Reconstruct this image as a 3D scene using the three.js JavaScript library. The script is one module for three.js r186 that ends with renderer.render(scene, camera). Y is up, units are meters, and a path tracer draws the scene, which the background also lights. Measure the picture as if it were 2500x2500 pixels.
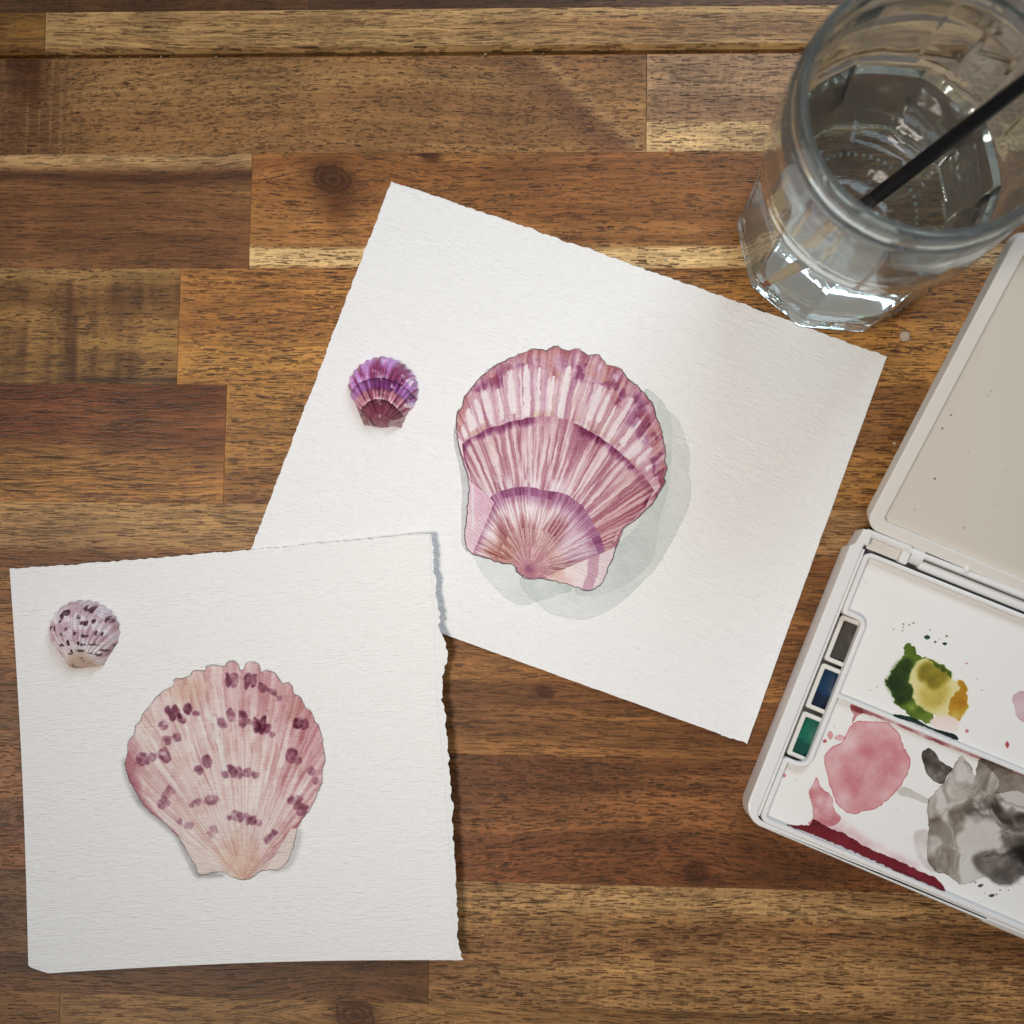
import * as THREE from 'three';
import { mergeGeometries, toCreasedNormals } from 'three/addons/utils/BufferGeometryUtils.js';
import { RoundedBoxGeometry } from 'three/addons/geometries/RoundedBoxGeometry.js';
import { RectAreaLightUniformsLib } from 'three/addons/lights/RectAreaLightUniformsLib.js';
import { FontLoader } from 'three/addons/loaders/FontLoader.js';
import { TextGeometry } from 'three/addons/geometries/TextGeometry.js';

// ---------------------------------------------------------------- camera, light, exposure
const scene = new THREE.Scene();
const renderer = new THREE.WebGLRenderer({ antialias: true });
renderer.toneMapping = THREE.LinearToneMapping;
renderer.toneMappingExposure = 1.05;
renderer.shadowMap.enabled = true;

const MM = 0.001;
const FOCAL = 2800, EYE = 0.408, NADIR = [1380, 1440];   // photograph pixels (2500 wide); eye height above the table in metres
const ox = (NADIR[0] - 1250) / FOCAL, oy = (NADIR[1] - 1250) / FOCAL, kk = 1 / Math.hypot(1, ox, oy);
const camR = new THREE.Vector3(Math.sqrt(1 - (ox * kk) ** 2), -ox * kk, 0);
const ux = ox * kk * oy * kk / camR.x;
const camU = new THREE.Vector3(ux, oy * kk, -Math.sqrt(1 - ux * ux - (oy * kk) ** 2));
const camB = new THREE.Vector3().crossVectors(camR, camU);
const camera = new THREE.PerspectiveCamera(2 * Math.atan(1250 / FOCAL) * 180 / Math.PI, 1, 0.01, 20);
camera.position.set(0, EYE, 0);
camera.quaternion.setFromRotationMatrix(new THREE.Matrix4().makeBasis(camR, camU, camB));
camera.focus = 0.405;
camera.userData.fStop = 9;
scene.add(camera);

scene.background = new THREE.Color().setRGB(0.20, 0.19, 0.18);        // the dim, warm room round the table
RectAreaLightUniformsLib.init();
const windowLight = new THREE.RectAreaLight(new THREE.Color().setRGB(0.74, 0.87, 1.0), 6.2, 0.72, 0.72);
windowLight.position.set(0.45, 1.02, -1.05);
windowLight.lookAt(0.0, 0, -0.04);
scene.add(windowLight);
const lamp = new THREE.SpotLight(new THREE.Color().setRGB(1.0, 0.92, 0.83), 5.2, 0, 0.2, 1.0, 2);
lamp.position.set(-0.55, 1.2, 0.22);
lamp.target.position.set(0.0, 0, -0.04);
lamp.shadow.radius = 11;
lamp.castShadow = true;
lamp.shadow.camera.near = 0.2; lamp.shadow.camera.far = 3;
scene.add(lamp, lamp.target);

// ---------------------------------------------------------------- helpers
const V3 = (x, y, z) => new THREE.Vector3(x, y, z);
function un(px, py, h = 0) {                              // photograph pixel -> point at height h (metres) on the table
  const d = camR.clone().multiplyScalar((px - 1250) / FOCAL).addScaledVector(camU, -(py - 1250) / FOCAL).addScaledVector(camB, -1);
  const t = (h - EYE) / d.y;
  return V3(d.x * t, h, d.z * t);
}
function toPx(x, y, z) {
  const dx = x, dy = y - EYE, dz = z;
  const w = -(dx * camB.x + dy * camB.y + dz * camB.z);
  return [1250 + FOCAL * (dx * camR.x + dy * camR.y + dz * camR.z) / w, 1250 - FOCAL * (dx * camU.x + dy * camU.y + dz * camU.z) / w];
}
let seed = 12345;
function rnd() { seed = (seed + 0x6D2B79F5) | 0; let t = Math.imul(seed ^ (seed >>> 15), 1 | seed); t = (t + Math.imul(t ^ (t >>> 7), 61 | t)) ^ t; return ((t ^ (t >>> 14)) >>> 0) / 4294967296; }
const rr = (a, b) => a + (b - a) * rnd();
const PERM = new Float32Array(65536);
for (let i = 0; i < 65536; i++) PERM[i] = rnd();
function noise(x, y) {
  const xi = Math.floor(x), yi = Math.floor(y); let fx = x - xi, fy = y - yi;
  fx = fx * fx * (3 - 2 * fx); fy = fy * fy * (3 - 2 * fy);
  const a = (xi & 255) | ((yi & 255) << 8), b = ((xi + 1) & 255) | ((yi & 255) << 8), c = (xi & 255) | (((yi + 1) & 255) << 8), d = ((xi + 1) & 255) | (((yi + 1) & 255) << 8);
  const p = PERM[a] + (PERM[b] - PERM[a]) * fx, q = PERM[c] + (PERM[d] - PERM[c]) * fx;
  return p + (q - p) * fy;
}
function fbm(x, y, o = 4) { let s = 0, a = 0.5, n = 0; for (let i = 0; i < o; i++) { s += a * noise(x, y); n += a; x = x * 2.03 + 17.1; y = y * 2.03 + 5.7; a *= 0.5; } return s / n; }
const clamp = (x, a = 0, b = 1) => x < a ? a : x > b ? b : x;
const sstep = (a, b, x) => { const t = clamp((x - a) / (b - a)); return t * t * (3 - 2 * t); };
const lerp = (a, b, t) => a + (b - a) * t;
const mix3 = (a, b, t) => [lerp(a[0], b[0], t), lerp(a[1], b[1], t), lerp(a[2], b[2], t)];
const lin = (c) => c.map((v) => { v /= 255; return v <= 0.04045 ? v / 12.92 : ((v + 0.055) / 1.055) ** 2.4; });
const taken = {};
function named(n) { if (!(n in taken)) { taken[n] = 0; return n; } return n + '_' + String(++taken[n]).padStart(3, '0'); }
function mesh(name, geo, mat, parent) { const m = new THREE.Mesh(geo, mat); m.name = name; m.castShadow = m.receiveShadow = true; if (parent) parent.add(m); return m; }
function thing(name, label, category, group) { const g = new THREE.Group(); g.name = named(name); g.userData = { label, category }; if (group) g.userData.group = group; scene.add(g); return g; }
function canvas(w, h) { const c = document.createElement('canvas'); c.width = w; c.height = h; return c; }
function texOf(c, srgb = true) { const t = new THREE.CanvasTexture(c); t.colorSpace = srgb ? THREE.SRGBColorSpace : THREE.NoColorSpace; t.magFilter = THREE.LinearFilter; return t; }
function boxGeo(x0, x1, y0, y1, z0, z1) { const g = new THREE.BoxGeometry(x1 - x0, y1 - y0, z1 - z0); g.translate((x0 + x1) / 2, (y0 + y1) / 2, (z0 + z1) / 2); return g; }
function rbox(x0, x1, y0, y1, z0, z1, r) { const g = new RoundedBoxGeometry(x1 - x0, y1 - y0, z1 - z0, 2, r); g.translate((x0 + x1) / 2, (y0 + y1) / 2, (z0 + z1) / 2); return g; }
function indexed(pos, uv, idx) {
  const g = new THREE.BufferGeometry();
  g.setAttribute('position', new THREE.Float32BufferAttribute(pos, 3));
  if (uv) g.setAttribute('uv', new THREE.Float32BufferAttribute(uv, 2));
  g.setIndex(idx); g.computeVertexNormals(); return g;
}

// ---------------------------------------------------------------- the table: boards glued edge to edge
const TURN = 0.8 * Math.PI / 180;
const table = new THREE.Group(); table.name = 'table_top'; table.userData = { kind: 'structure', label: 'oiled brown hardwood table top of glued boards', category: 'table' };
table.rotation.y = -TURN; scene.add(table);
function tl(px, py) { const p = un(px, py); return [(p.x * Math.cos(TURN) + p.z * Math.sin(TURN)) / MM, (-p.x * Math.sin(TURN) + p.z * Math.cos(TURN)) / MM]; }
const rowZ = [[700, 25], [700, 131], [700, 375], [700, 655], [700, 940], [700, 1231], [700, 1531], [700, 1833], [700, 2140], [700, 2440]].map((p) => tl(...p)[1]);
const rows = [[rowZ[0] - 42, rowZ[0]], [rowZ[0], rowZ[1] - 1.0]];
rows.push([rowZ[1] + 1.0, rowZ[2]]);
for (let i = 2; i < 9; i++) rows.push([rowZ[i], rowZ[i + 1]]);
rows.push([rowZ[9], rowZ[9] + 43], [rowZ[9] + 43, rowZ[9] + 87], [rowZ[9] + 87, rowZ[9] + 130]);
rows.unshift([rowZ[0] - 86, rowZ[0] - 42]);
// rows: 0 beyond, 1 A, 2 B, 3 C, 4 D, 5 E, 6 F, 7 G, 8 H, 9 I, 10 J, 11 K, 12, 13
const jx = (px, py) => tl(px, py)[0];
const joints = [[-260, 60], [jx(755, 10), 190], [jx(110, 80), 260], [jx(1578, 250)], [jx(612, 500)], [jx(436, 800)], [jx(549, 1090)], [-290, 250], [-265, 215], [-240, 260], [jx(1046, 2390)], [jx(145, 2470), 240], [-120, 150], [-30, 210]];
// colours are sRGB as the bare wood looks: [base, other tone, share of other tone, pore density, pore length mm, bend of the grain, pale stripes [from, to, strength] as a share of the width]
const W = (a, b, o = {}) => ({ a, b, pore: 0.24, len: 2.6, bend: 1.2, dark: [58, 34, 18], stripes: [], ...o });
const looks = [
  [W([120, 88, 60], [88, 62, 42]), W([132, 98, 62], [100, 70, 44]), W([120, 88, 60], [88, 62, 42])],
  [W([116, 86, 56], [86, 60, 40]), W([104, 76, 54], [76, 54, 38]), W([96, 76, 66], [70, 54, 46])],
  [W([128, 92, 50], [104, 72, 38]), W([178, 143, 96], [142, 106, 68], { pore: 0.28, len: 3.4, stripes: [[0.0, 0.22, 0.35]] }), W([150, 118, 84], [118, 86, 58])],
  [W([162, 124, 80], [142, 103, 66], { pore: 0.5, len: 1.15, bend: 3.6, swirl: 1 }), W([158, 126, 94], [140, 108, 80], { pore: 0.34, len: 1.8, stripes: [[0.7, 1.0, 0.75]], cross: 0.5 })],
  [W([142, 102, 66], [118, 80, 52], { pore: 0.22, len: 3.2, stripes: [[0, 0.13, 0.55]], darkband: [0.15, 0.3] }), W([162, 114, 68], [136, 90, 52], { pore: 0.24, len: 2.2, stripes: [[0.82, 1.0, 0.95]], knots: 1 })],
  [W([158, 120, 72], [128, 92, 56], { pore: 0.3, len: 2.0, bars: 1 }), W([180, 132, 74], [156, 108, 62], { pore: 0.32, len: 2.6, bend: 2.2 })],
  [W([134, 86, 54], [112, 68, 44], { pore: 0.3, len: 4.2, bend: 5, redtop: 1 }), W([174, 126, 72], [136, 94, 56], { pore: 0.34, len: 2.6 })],
  [W([150, 108, 66], [120, 80, 48]), W([160, 112, 64], [118, 76, 44], { pore: 0.26, len: 4.0, stripes: [[0.0, 0.38, 0.42]] }), W([126, 90, 66], [98, 68, 48])],
  [W([140, 100, 62], [110, 74, 46]), W([152, 106, 62], [118, 78, 46], { pore: 0.34, len: 3.6, bend: 1.8 }), W([120, 86, 62], [92, 64, 46])],
  [W([130, 90, 56], [100, 66, 40]), W([138, 92, 56], [104, 66, 40], { pore: 0.46, len: 1.9, bend: 4, redlow: 1 }), W([120, 84, 54], [96, 64, 42])],
  [W([122, 84, 52], [92, 62, 38], { pore: 0.36, len: 3 }), W([166, 126, 82], [136, 98, 62], { pore: 0.36, len: 2.4, cross: 0.35, stripes: [[0.0, 0.22, 0.25]] })],
  [W([128, 90, 54], [100, 68, 42]), W([150, 112, 70], [118, 82, 50], { pore: 0.3, len: 3.6, bend: 3, knots: 2 }), W([130, 96, 60], [100, 70, 44])],
  [W([140, 100, 60], [110, 76, 46]), W([120, 80, 48], [94, 60, 36]), W([150, 110, 70], [120, 84, 52])],
  [W([130, 92, 56], [104, 70, 42]), W([146, 108, 66], [116, 80, 50]), W([120, 84, 52], [96, 64, 40])],
];
const knots = [
  { x: jx(812, 437), z: tl(812, 437)[1], r: 7.6, q: 1.5 }, { x: jx(1050, 380), z: tl(1050, 380)[1], r: 3.4, q: 1.8 }, { x: jx(865, 2478), z: tl(865, 2478)[1], r: 7.5, q: 1.3 }, { x: jx(60, 150), z: tl(60, 150)[1], r: 6.5, q: 2.4 },
  { x: jx(1330, 1690), z: tl(1330, 1690)[1], r: 3.0, q: 1.6 }, { x: jx(1700, 2130), z: tl(1700, 2130)[1], r: 4.5, q: 1.6 },
];
const AX = -222, AZ = -231, AS = 394, AN = 2048, AP = AN / AS;
function boardAt(x, z) {
  for (let r = 0; r < rows.length; r++) if (z >= rows[r][0] && z < rows[r][1]) { let k = 0; for (const j of joints[r]) if (x > j) k++; return [r, k]; }
  return z < rows[0][0] ? [0, 0] : [rows.length - 1, 0];
}
function warp(x, z, L, s) {
  let w = L.bend * 3 * (fbm(x * 0.011 + s * 3.7, z * 0.03 + s, 3) - 0.5) + 0.8 * (noise(x * 0.06 + s, z * 0.12) - 0.5);
  for (const k of knots) { const dx = (x - k.x) / (k.r * 2.6 * k.q), dz = (z - k.z) / (k.r * 1.7); const d = dx * dx + dz * dz; if (d < 9) w += (z - k.z > 0 ? -1 : 1) * k.r * 0.9 * Math.exp(-d); }
  return w;
}
const woodC = canvas(AN, AN), woodB = canvas(AN, AN);
{
  const g = woodC.getContext('2d'), im = g.createImageData(AN, AN), D = im.data;
  for (let j = 0; j < AN; j++) for (let i = 0; i < AN; i++) {
    const x = AX + (i + 0.5) / AP, z = AZ + (j + 0.5) / AP, [r, k] = boardAt(x, z), L = looks[r][k] || looks[r][0], s = r * 7.13 + k * 3.31;
    const [z0, z1] = rows[r], v = (z - z0) / (z1 - z0), gz = z + warp(x, z, L, s);
    const n1 = fbm(x * 0.007 + s, gz * 0.13 + s, 3), n2 = fbm(x * 0.03 + s, gz * 0.9, 3), n3 = noise(x * 0.11 + s + 0.5 * n2, gz * 4.1 + x * 0.07 + 2 * n2), n4 = fbm(x * 0.045, z * 0.06 + s, 3);
    let c = mix3(L.a, L.b, sstep(0.3, 0.72, n1));
    const pale = [218, 184, 132];
    for (const [a, b, q] of L.stripes) { const e = 0.05, m = sstep(a - e, a + e * 0.6, v + 0.05 * (n2 - 0.5)) * (1 - sstep(b - e, b + e, v + 0.05 * (n2 - 0.5))); c = mix3(c, pale, (a <= 0 ? (1 - sstep(b - e, b + e, v + 0.06 * (n2 - 0.5))) : m) * q); }
    if (L.darkband) c = mix3(c, [74, 46, 34], 0.75 * Math.exp(-(((v - 0.2 - 0.05 * (n1 - 0.5) + 0.02 * Math.sin(x * 0.05)) / 0.055) ** 2)) * sstep(0.25, 0.6, n2 + 0.15));
    if (L.bars) {
      const bar = noise(x * 0.42 + 3, z * 0.035), m = sstep(0.3, 0.55, fbm(x * 0.03 + 2.2, z * 0.05 + 1.1, 2)) * sstep(-222, -190, x);
      c = mix3(c, [84, 58, 40], clamp(m * (0.35 + 0.9 * (bar - 0.35)) * sstep(0.02, 0.2, v)));
      c = mix3(c, [62, 44, 36], 0.7 * Math.exp(-(((v - 0.965) / 0.03) ** 2)) * sstep(-195, -170, x));
      c = mix3(c, pale, 0.25 * (1 - sstep(0.0, 0.2, v)));
    }
    if (L.redtop) { const m = 1 - sstep(0.42, 0.75, v + 0.35 * (n1 - 0.5) - 0.0012 * (x + 150)); c = mix3([162, 114, 64], c, m); c = mix3(c, [104, 56, 40], 0.5 * m * sstep(-150, -215, x)); }
    if (L.redlow) c = mix3(c, [116, 70, 42], 0.65 * sstep(0.5, 0.85, v + 0.25 * (n1 - 0.5)) * sstep(120, 30, x));
    if (L.swirl) {
      const dx = x - jx(60, 200), m = sstep(38, 8, Math.abs(dx + 6)) * sstep(0.2, 0.7, fbm(x * 0.08, z * 0.05 + 9, 3) + 0.12);
      c = mix3(c, [92, 62, 42], 0.7 * m); c = mix3(c, [190, 152, 100], 0.35 * m * sstep(0.5, 0.75, noise(x * 0.9, z * 0.06)));
      // the curl near the right end of that board: a dark field with a pale ray across it
      const xe = jx(1578, 250), u = (xe - x) / 62, ray = (x - (xe - 38)) / 38 - v * 1.05 + 0.05 + 0.1 * (n2 - 0.5);
      if (u < 1.15) { c = mix3(c, [112, 76, 52], 0.62 * sstep(1.15, 0.35, u) * sstep(0.35, 0.02, Math.abs(ray + 0.25) * 0.8)); c = mix3(c, [186, 148, 104], 0.6 * Math.exp(-((ray / 0.085) ** 2)) * (0.6 + 0.6 * noise(x * 0.3, z * 1.5))); }
    }
    for (const kn of knots) {
      const ex = (x - kn.x) * 0.94 + (z - kn.z) * 0.34, ez = (z - kn.z) * 0.94 - (x - kn.x) * 0.34;
      const d = Math.hypot(ex / (kn.r * 0.95), ez / (kn.r * 0.66)) + 0.35 * (fbm(x * 0.35, z * 0.35, 2) - 0.5);
      if (d < 4 && boardAt(kn.x, kn.z + 0.6)[0] === r) { const ring = 0.5 + 0.5 * Math.sin(d * 13 + 2 * n2); c = mix3(c, [66, 36, 20], (d < 1 ? 0.62 + 0.3 * ring : 0.55 * Math.exp(-(d - 1) * 2.4)) * (d < 1 ? 1 : 1)); if (kn.r > 6) { const t = Math.exp(-(((x - kn.x - 3) / 7) ** 2)) * sstep(0, 8, z - kn.z) * sstep(26, 12, z - kn.z); c = mix3(c, [78, 44, 24], 0.6 * t); } }
    }
    let f = 1 + 0.24 * (n2 - 0.5) + 0.15 * (n3 - 0.5) + 0.22 * (n4 - 0.5) + 0.06 * (fbm(x * 1.1 + z * 0.4, z * 0.3 - x * 0.1 + s, 2) - 0.5) + 0.07 * (noise(x * 2.9 + z * 1.9, z * 2.9 - x * 1.9) - 0.5);
    if (L.cross) f += L.cross * 0.3 * (fbm(x * 1.7 + z * 0.25 + s, z * 0.3 - x * 0.06, 2) - 0.5);
    const o = (j * AN + i) * 4; f = 1 + (f - 1) * 1.3; { const m = (c[0] + c[1] + c[2]) / 3; c = c.map((k) => m + (k - m) * 1.08); } D[o] = clamp(c[0] * f, 0, 255); D[o + 1] = clamp(c[1] * f, 0, 255); D[o + 2] = clamp(c[2] * f, 0, 255); D[o + 3] = 255;
  }
  g.putImageData(im, 0, 0);
  const b = woodB.getContext('2d'); b.fillStyle = '#c8c8c8'; b.fillRect(0, 0, AN, AN);
  for (let n = 0; n < 2600; n++) { b.fillStyle = rnd() < 0.5 ? 'rgba(255,255,255,0.05)' : 'rgba(120,120,120,0.06)'; b.fillRect(rr(0, AN), rr(0, AN), rr(60, 400), rr(1, 4)); }
  g.lineCap = b.lineCap = 'round';
  for (let n = 0; n < 112000; n++) {
    const x = rr(AX, AX + AS), z = rr(AZ, AZ + AS), [r, k] = boardAt(x, z), L = looks[r][k] || looks[r][0], s = r * 7.13 + k * 3.31;
    const clump = fbm(x * 0.05 + s, (z + warp(x, z, L, s)) * 0.35 + s, 2);
    if (rnd() > L.pore / 0.5 * (0.35 + 1.3 * clump)) continue;
    const len = L.len * Math.exp(rr(-0.9, 0.95)), sl = clamp(-(warp(x + 1, z, L, s) - warp(x - 1, z, L, s)) / 2, -0.8, 0.8) * 0.9, a = Math.atan(sl) + rr(-0.05, 0.05);
    const w = rr(0.12, 0.34) * (L.len > 2.9 ? 0.8 : 1.05), al = rr(0.25, 0.88), hx = Math.cos(a) * len / 2, hz = Math.sin(a) * len / 2;
    if (z - Math.abs(hz) < rows[r][0] || z + Math.abs(hz) > rows[r][1]) continue;
    if (boardAt(x - hx, z)[1] !== k || boardAt(x + hx, z)[1] !== k) continue;
    for (const [q, st] of [[g, `rgba(${L.dark.map((v) => Math.round(v * rr(0.7, 1.15))).join(',')},${al})`], [b, `rgba(20,20,20,${al})`]]) {
      q.strokeStyle = st; q.lineWidth = w * AP; q.beginPath(); q.moveTo((x - hx - AX) * AP, (z - hz - AZ) * AP); q.quadraticCurveTo((x - AX) * AP, (z + rr(-0.12, 0.12) - AZ) * AP, (x + hx - AX) * AP, (z + hz - AZ) * AP); q.stroke();
    }
  }
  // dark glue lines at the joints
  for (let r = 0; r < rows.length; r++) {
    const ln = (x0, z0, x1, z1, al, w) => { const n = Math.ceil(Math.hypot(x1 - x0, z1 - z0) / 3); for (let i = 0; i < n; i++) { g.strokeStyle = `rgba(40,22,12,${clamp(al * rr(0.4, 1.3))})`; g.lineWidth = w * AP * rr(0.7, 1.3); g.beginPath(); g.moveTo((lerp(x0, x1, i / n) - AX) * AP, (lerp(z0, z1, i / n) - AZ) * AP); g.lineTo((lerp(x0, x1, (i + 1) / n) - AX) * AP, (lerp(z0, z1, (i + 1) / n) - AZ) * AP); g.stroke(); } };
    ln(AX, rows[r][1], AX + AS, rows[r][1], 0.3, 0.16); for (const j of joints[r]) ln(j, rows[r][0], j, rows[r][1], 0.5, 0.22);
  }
  // fine scratches and dents from use
  for (let n = 0; n < 90; n++) { const x = rr(AX, AX + AS), z = rr(AZ, AZ + AS), a = rr(0, 3.14), l = rr(2, 14); for (const [q, st] of [[g, `rgba(214,182,138,${rr(0.05, 0.2)})`], [b, 'rgba(60,60,60,0.5)']]) { q.strokeStyle = st; q.lineWidth = rr(0.08, 0.16) * AP; q.beginPath(); q.moveTo((x - AX) * AP, (z - AZ) * AP); q.lineTo((x + Math.cos(a) * l - AX) * AP, (z + Math.sin(a) * l - AZ) * AP); q.stroke(); } }
  // a few long dark lines of the red board and odd specks
  for (let n = 0; n < 160; n++) {
    const x = rr(-225, jx(549, 1090) - 25), z = rr(rows[6][0] + 2, rows[6][1] - 2), L = looks[6][0], s = 6 * 7.13; let px = x, pz = z;
    g.strokeStyle = `rgba(48,26,16,${rr(0.3, 0.7)})`; g.lineWidth = rr(0.14, 0.32) * AP; g.beginPath(); g.moveTo((px - AX) * AP, (pz - AZ) * AP);
    for (let i = 0; i < rr(6, 22); i++) { px += 1; pz += clamp(-(warp(px + 1, pz, L, s) - warp(px - 1, pz, L, s)) / 2, -0.6, 0.6) * 0.9; g.lineTo((px - AX) * AP, (pz - AZ) * AP); }
    g.stroke();
  }
}
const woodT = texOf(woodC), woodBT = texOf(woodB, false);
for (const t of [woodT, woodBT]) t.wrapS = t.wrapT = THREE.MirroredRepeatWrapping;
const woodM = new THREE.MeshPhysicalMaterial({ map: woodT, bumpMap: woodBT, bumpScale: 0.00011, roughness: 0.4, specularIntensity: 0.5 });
function boardGeo(x0, x1, z0, z1, c, cFront = c, cBack = c) {             // a board with chamfered arrises, top at y = 0
  const P = [[x0, z0, -18], [x1, z0, -18], [x1, z1, -18], [x0, z1, -18], [x0, z0, -cBack], [x1, z0, -cBack], [x1, z1, -cFront], [x0, z1, -cFront], [x0 + c, z0 + cBack, 0], [x1 - c, z0 + cBack, 0], [x1 - c, z1 - cFront, 0], [x0 + c, z1 - cFront, 0]];
  const F = [[8, 11, 10, 9], [4, 8, 9, 5], [5, 9, 10, 6], [6, 10, 11, 7], [7, 11, 8, 4], [0, 4, 5, 1], [1, 5, 6, 2], [2, 6, 7, 3], [3, 7, 4, 0], [0, 1, 2, 3]];
  const pos = [], uv = [], idx = [];
  for (const f of F) { const b = pos.length / 3; for (const k of f) { const [x, z, y] = P[k]; pos.push(x * MM, y * MM, z * MM); uv.push((x - AX) / AS, 1 - (z - AZ + y * 0.3) / AS); } idx.push(b, b + 1, b + 2, b, b + 2, b + 3); }
  return indexed(pos, uv, idx);
}
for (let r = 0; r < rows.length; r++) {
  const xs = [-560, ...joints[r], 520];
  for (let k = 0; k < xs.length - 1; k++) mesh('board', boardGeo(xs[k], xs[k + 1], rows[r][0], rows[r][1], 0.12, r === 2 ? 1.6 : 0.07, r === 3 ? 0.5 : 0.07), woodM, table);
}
mesh('support_rail', boxGeo(-0.56, 0.52, -0.045, -0.0185, (rows[2][1] - 30) * MM, (rows[3][0] + 30) * MM), woodM, table);

// ---------------------------------------------------------------- watercolour on a buffer of light passed by the paint
class Sheet {
  constructor(w, h, base) { this.w = w; this.h = h; this.d = new Float32Array(w * h * 3); for (let i = 0; i < w * h; i++) { this.d[i * 3] = base[0] / 255; this.d[i * 3 + 1] = base[1] / 255; this.d[i * 3 + 2] = base[2] / 255; } }
  mul(i, c, a) { const d = this.d; d[i * 3] *= Math.pow(c[0] / 255, a); d[i * 3 + 1] *= Math.pow(c[1] / 255, a); d[i * 3 + 2] *= Math.pow(c[2] / 255, a); }
  cover(i, c, a) { const d = this.d; for (let k = 0; k < 3; k++) d[i * 3 + k] = lerp(d[i * 3 + k], c[k] / 255, a); }
  // a wash inside a polygon of sheet pixels, with the darker rim that a drying puddle leaves
  wash(pts, c, { dens = 1, edge = 0.5, ew = 4, vary = 0.5, vs = 0.02, rough = 1.5, gran = 0.15, soft = 0, cover = 0, fn } = {}) {
    const P = roughen(pts, rough);
    let x0 = 1e9, y0 = 1e9, x1 = -1e9, y1 = -1e9; for (const [x, y] of P) { x0 = Math.min(x0, x); x1 = Math.max(x1, x); y0 = Math.min(y0, y); y1 = Math.max(y1, y); }
    const pad = Math.ceil(ew + soft) + 2; x0 = Math.max(0, Math.floor(x0) - pad); y0 = Math.max(0, Math.floor(y0) - pad); x1 = Math.min(this.w - 1, Math.ceil(x1) + pad); y1 = Math.min(this.h - 1, Math.ceil(y1) + pad);
    const w = x1 - x0 + 1, h = y1 - y0 + 1; if (w < 3 || h < 3) return;
    const cv = canvas(w, h), g = cv.getContext('2d'); g.fillStyle = '#fff'; g.beginPath(); P.forEach(([x, y], i) => (i ? g.lineTo(x - x0, y - y0) : g.moveTo(x - x0, y - y0))); g.closePath(); g.fill();
    const D = g.getImageData(0, 0, w, h).data; let m = new Float32Array(w * h); for (let i = 0; i < w * h; i++) m[i] = D[i * 4 + 3] / 255;
    if (soft) m = blur(blur(m, w, h, soft), w, h, soft);
    const b = edge ? blur(blur(m, w, h, ew), w, h, ew) : null, so = rnd() * 200;
    for (let y = 0; y < h; y++) for (let x = 0; x < w; x++) {
      const i = y * w + x; if (m[i] < 0.004) continue;
      const X = x + x0, Y = y + y0; let q = dens * (1 + vary * 2 * (fbm(X * vs + so, Y * vs, 4) - 0.5)) * (1 + gran * 2 * (noise(X * 0.6, Y * 0.6) - 0.5));
      if (fn) q *= fn(X, Y);
      if (edge) q += edge * sstep(0.12, 0.5, 1 - b[i]);
      const at = Y * this.w + X;
      if (cover) this.cover(at, c, clamp(q * m[i] * cover)); else this.mul(at, c, Math.max(0, q) * m[i]);
    }
  }
  toCanvas() {
    const cv = canvas(this.w, this.h), g = cv.getContext('2d'), im = g.createImageData(this.w, this.h);
    for (let i = 0; i < this.w * this.h; i++) { im.data[i * 4] = clamp(this.d[i * 3]) * 255; im.data[i * 4 + 1] = clamp(this.d[i * 3 + 1]) * 255; im.data[i * 4 + 2] = clamp(this.d[i * 3 + 2]) * 255; im.data[i * 4 + 3] = 255; }
    g.putImageData(im, 0, 0); return cv;
  }
}
function blur(a, w, h, r) {
  r = Math.max(1, Math.round(r)); const t = new Float32Array(w * h), o = new Float32Array(w * h), n = 1 / (2 * r + 1);
  for (let y = 0; y < h; y++) { let s = 0; for (let x = -r; x <= r; x++) s += a[y * w + clamp(x, 0, w - 1)]; for (let x = 0; x < w; x++) { t[y * w + x] = s * n; s += a[y * w + Math.min(w - 1, x + r + 1)] - a[y * w + Math.max(0, x - r)]; } }
  for (let x = 0; x < w; x++) { let s = 0; for (let y = -r; y <= r; y++) s += t[clamp(y, 0, h - 1) * w + x]; for (let y = 0; y < h; y++) { o[y * w + x] = s * n; s += t[Math.min(h - 1, y + r + 1) * w + x] - t[Math.max(0, y - r) * w + x]; } }
  return o;
}
function roughen(pts, amp, step = 5) {                    // closed polyline, rounded by Catmull-Rom and made uneven
  const n = pts.length, out = [], so = rnd() * 300; let L = 0;
  for (let i = 0; i < n; i++) {
    const a = pts[(i + n - 1) % n], b = pts[i], c = pts[(i + 1) % n], d = pts[(i + 2) % n], l = Math.hypot(c[0] - b[0], c[1] - b[1]), k = Math.max(1, Math.round(l / step));
    for (let j = 0; j < k; j++) {
      const t = j / k, t2 = t * t, t3 = t2 * t, f = (q) => 0.5 * (2 * b[q] + (c[q] - a[q]) * t + (2 * a[q] - 5 * b[q] + 4 * c[q] - d[q]) * t2 + (3 * b[q] - a[q] - 3 * c[q] + d[q]) * t3);
      const s = L + l * t; out.push([f(0) + amp * 2 * (fbm(s * 0.09 + so, 3.3, 3) - 0.5) * 1.6, f(1) + amp * 2 * (fbm(s * 0.09 + so, 90.7, 3) - 0.5) * 1.6]);
    }
    L += l;
  }
  return out;
}
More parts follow.
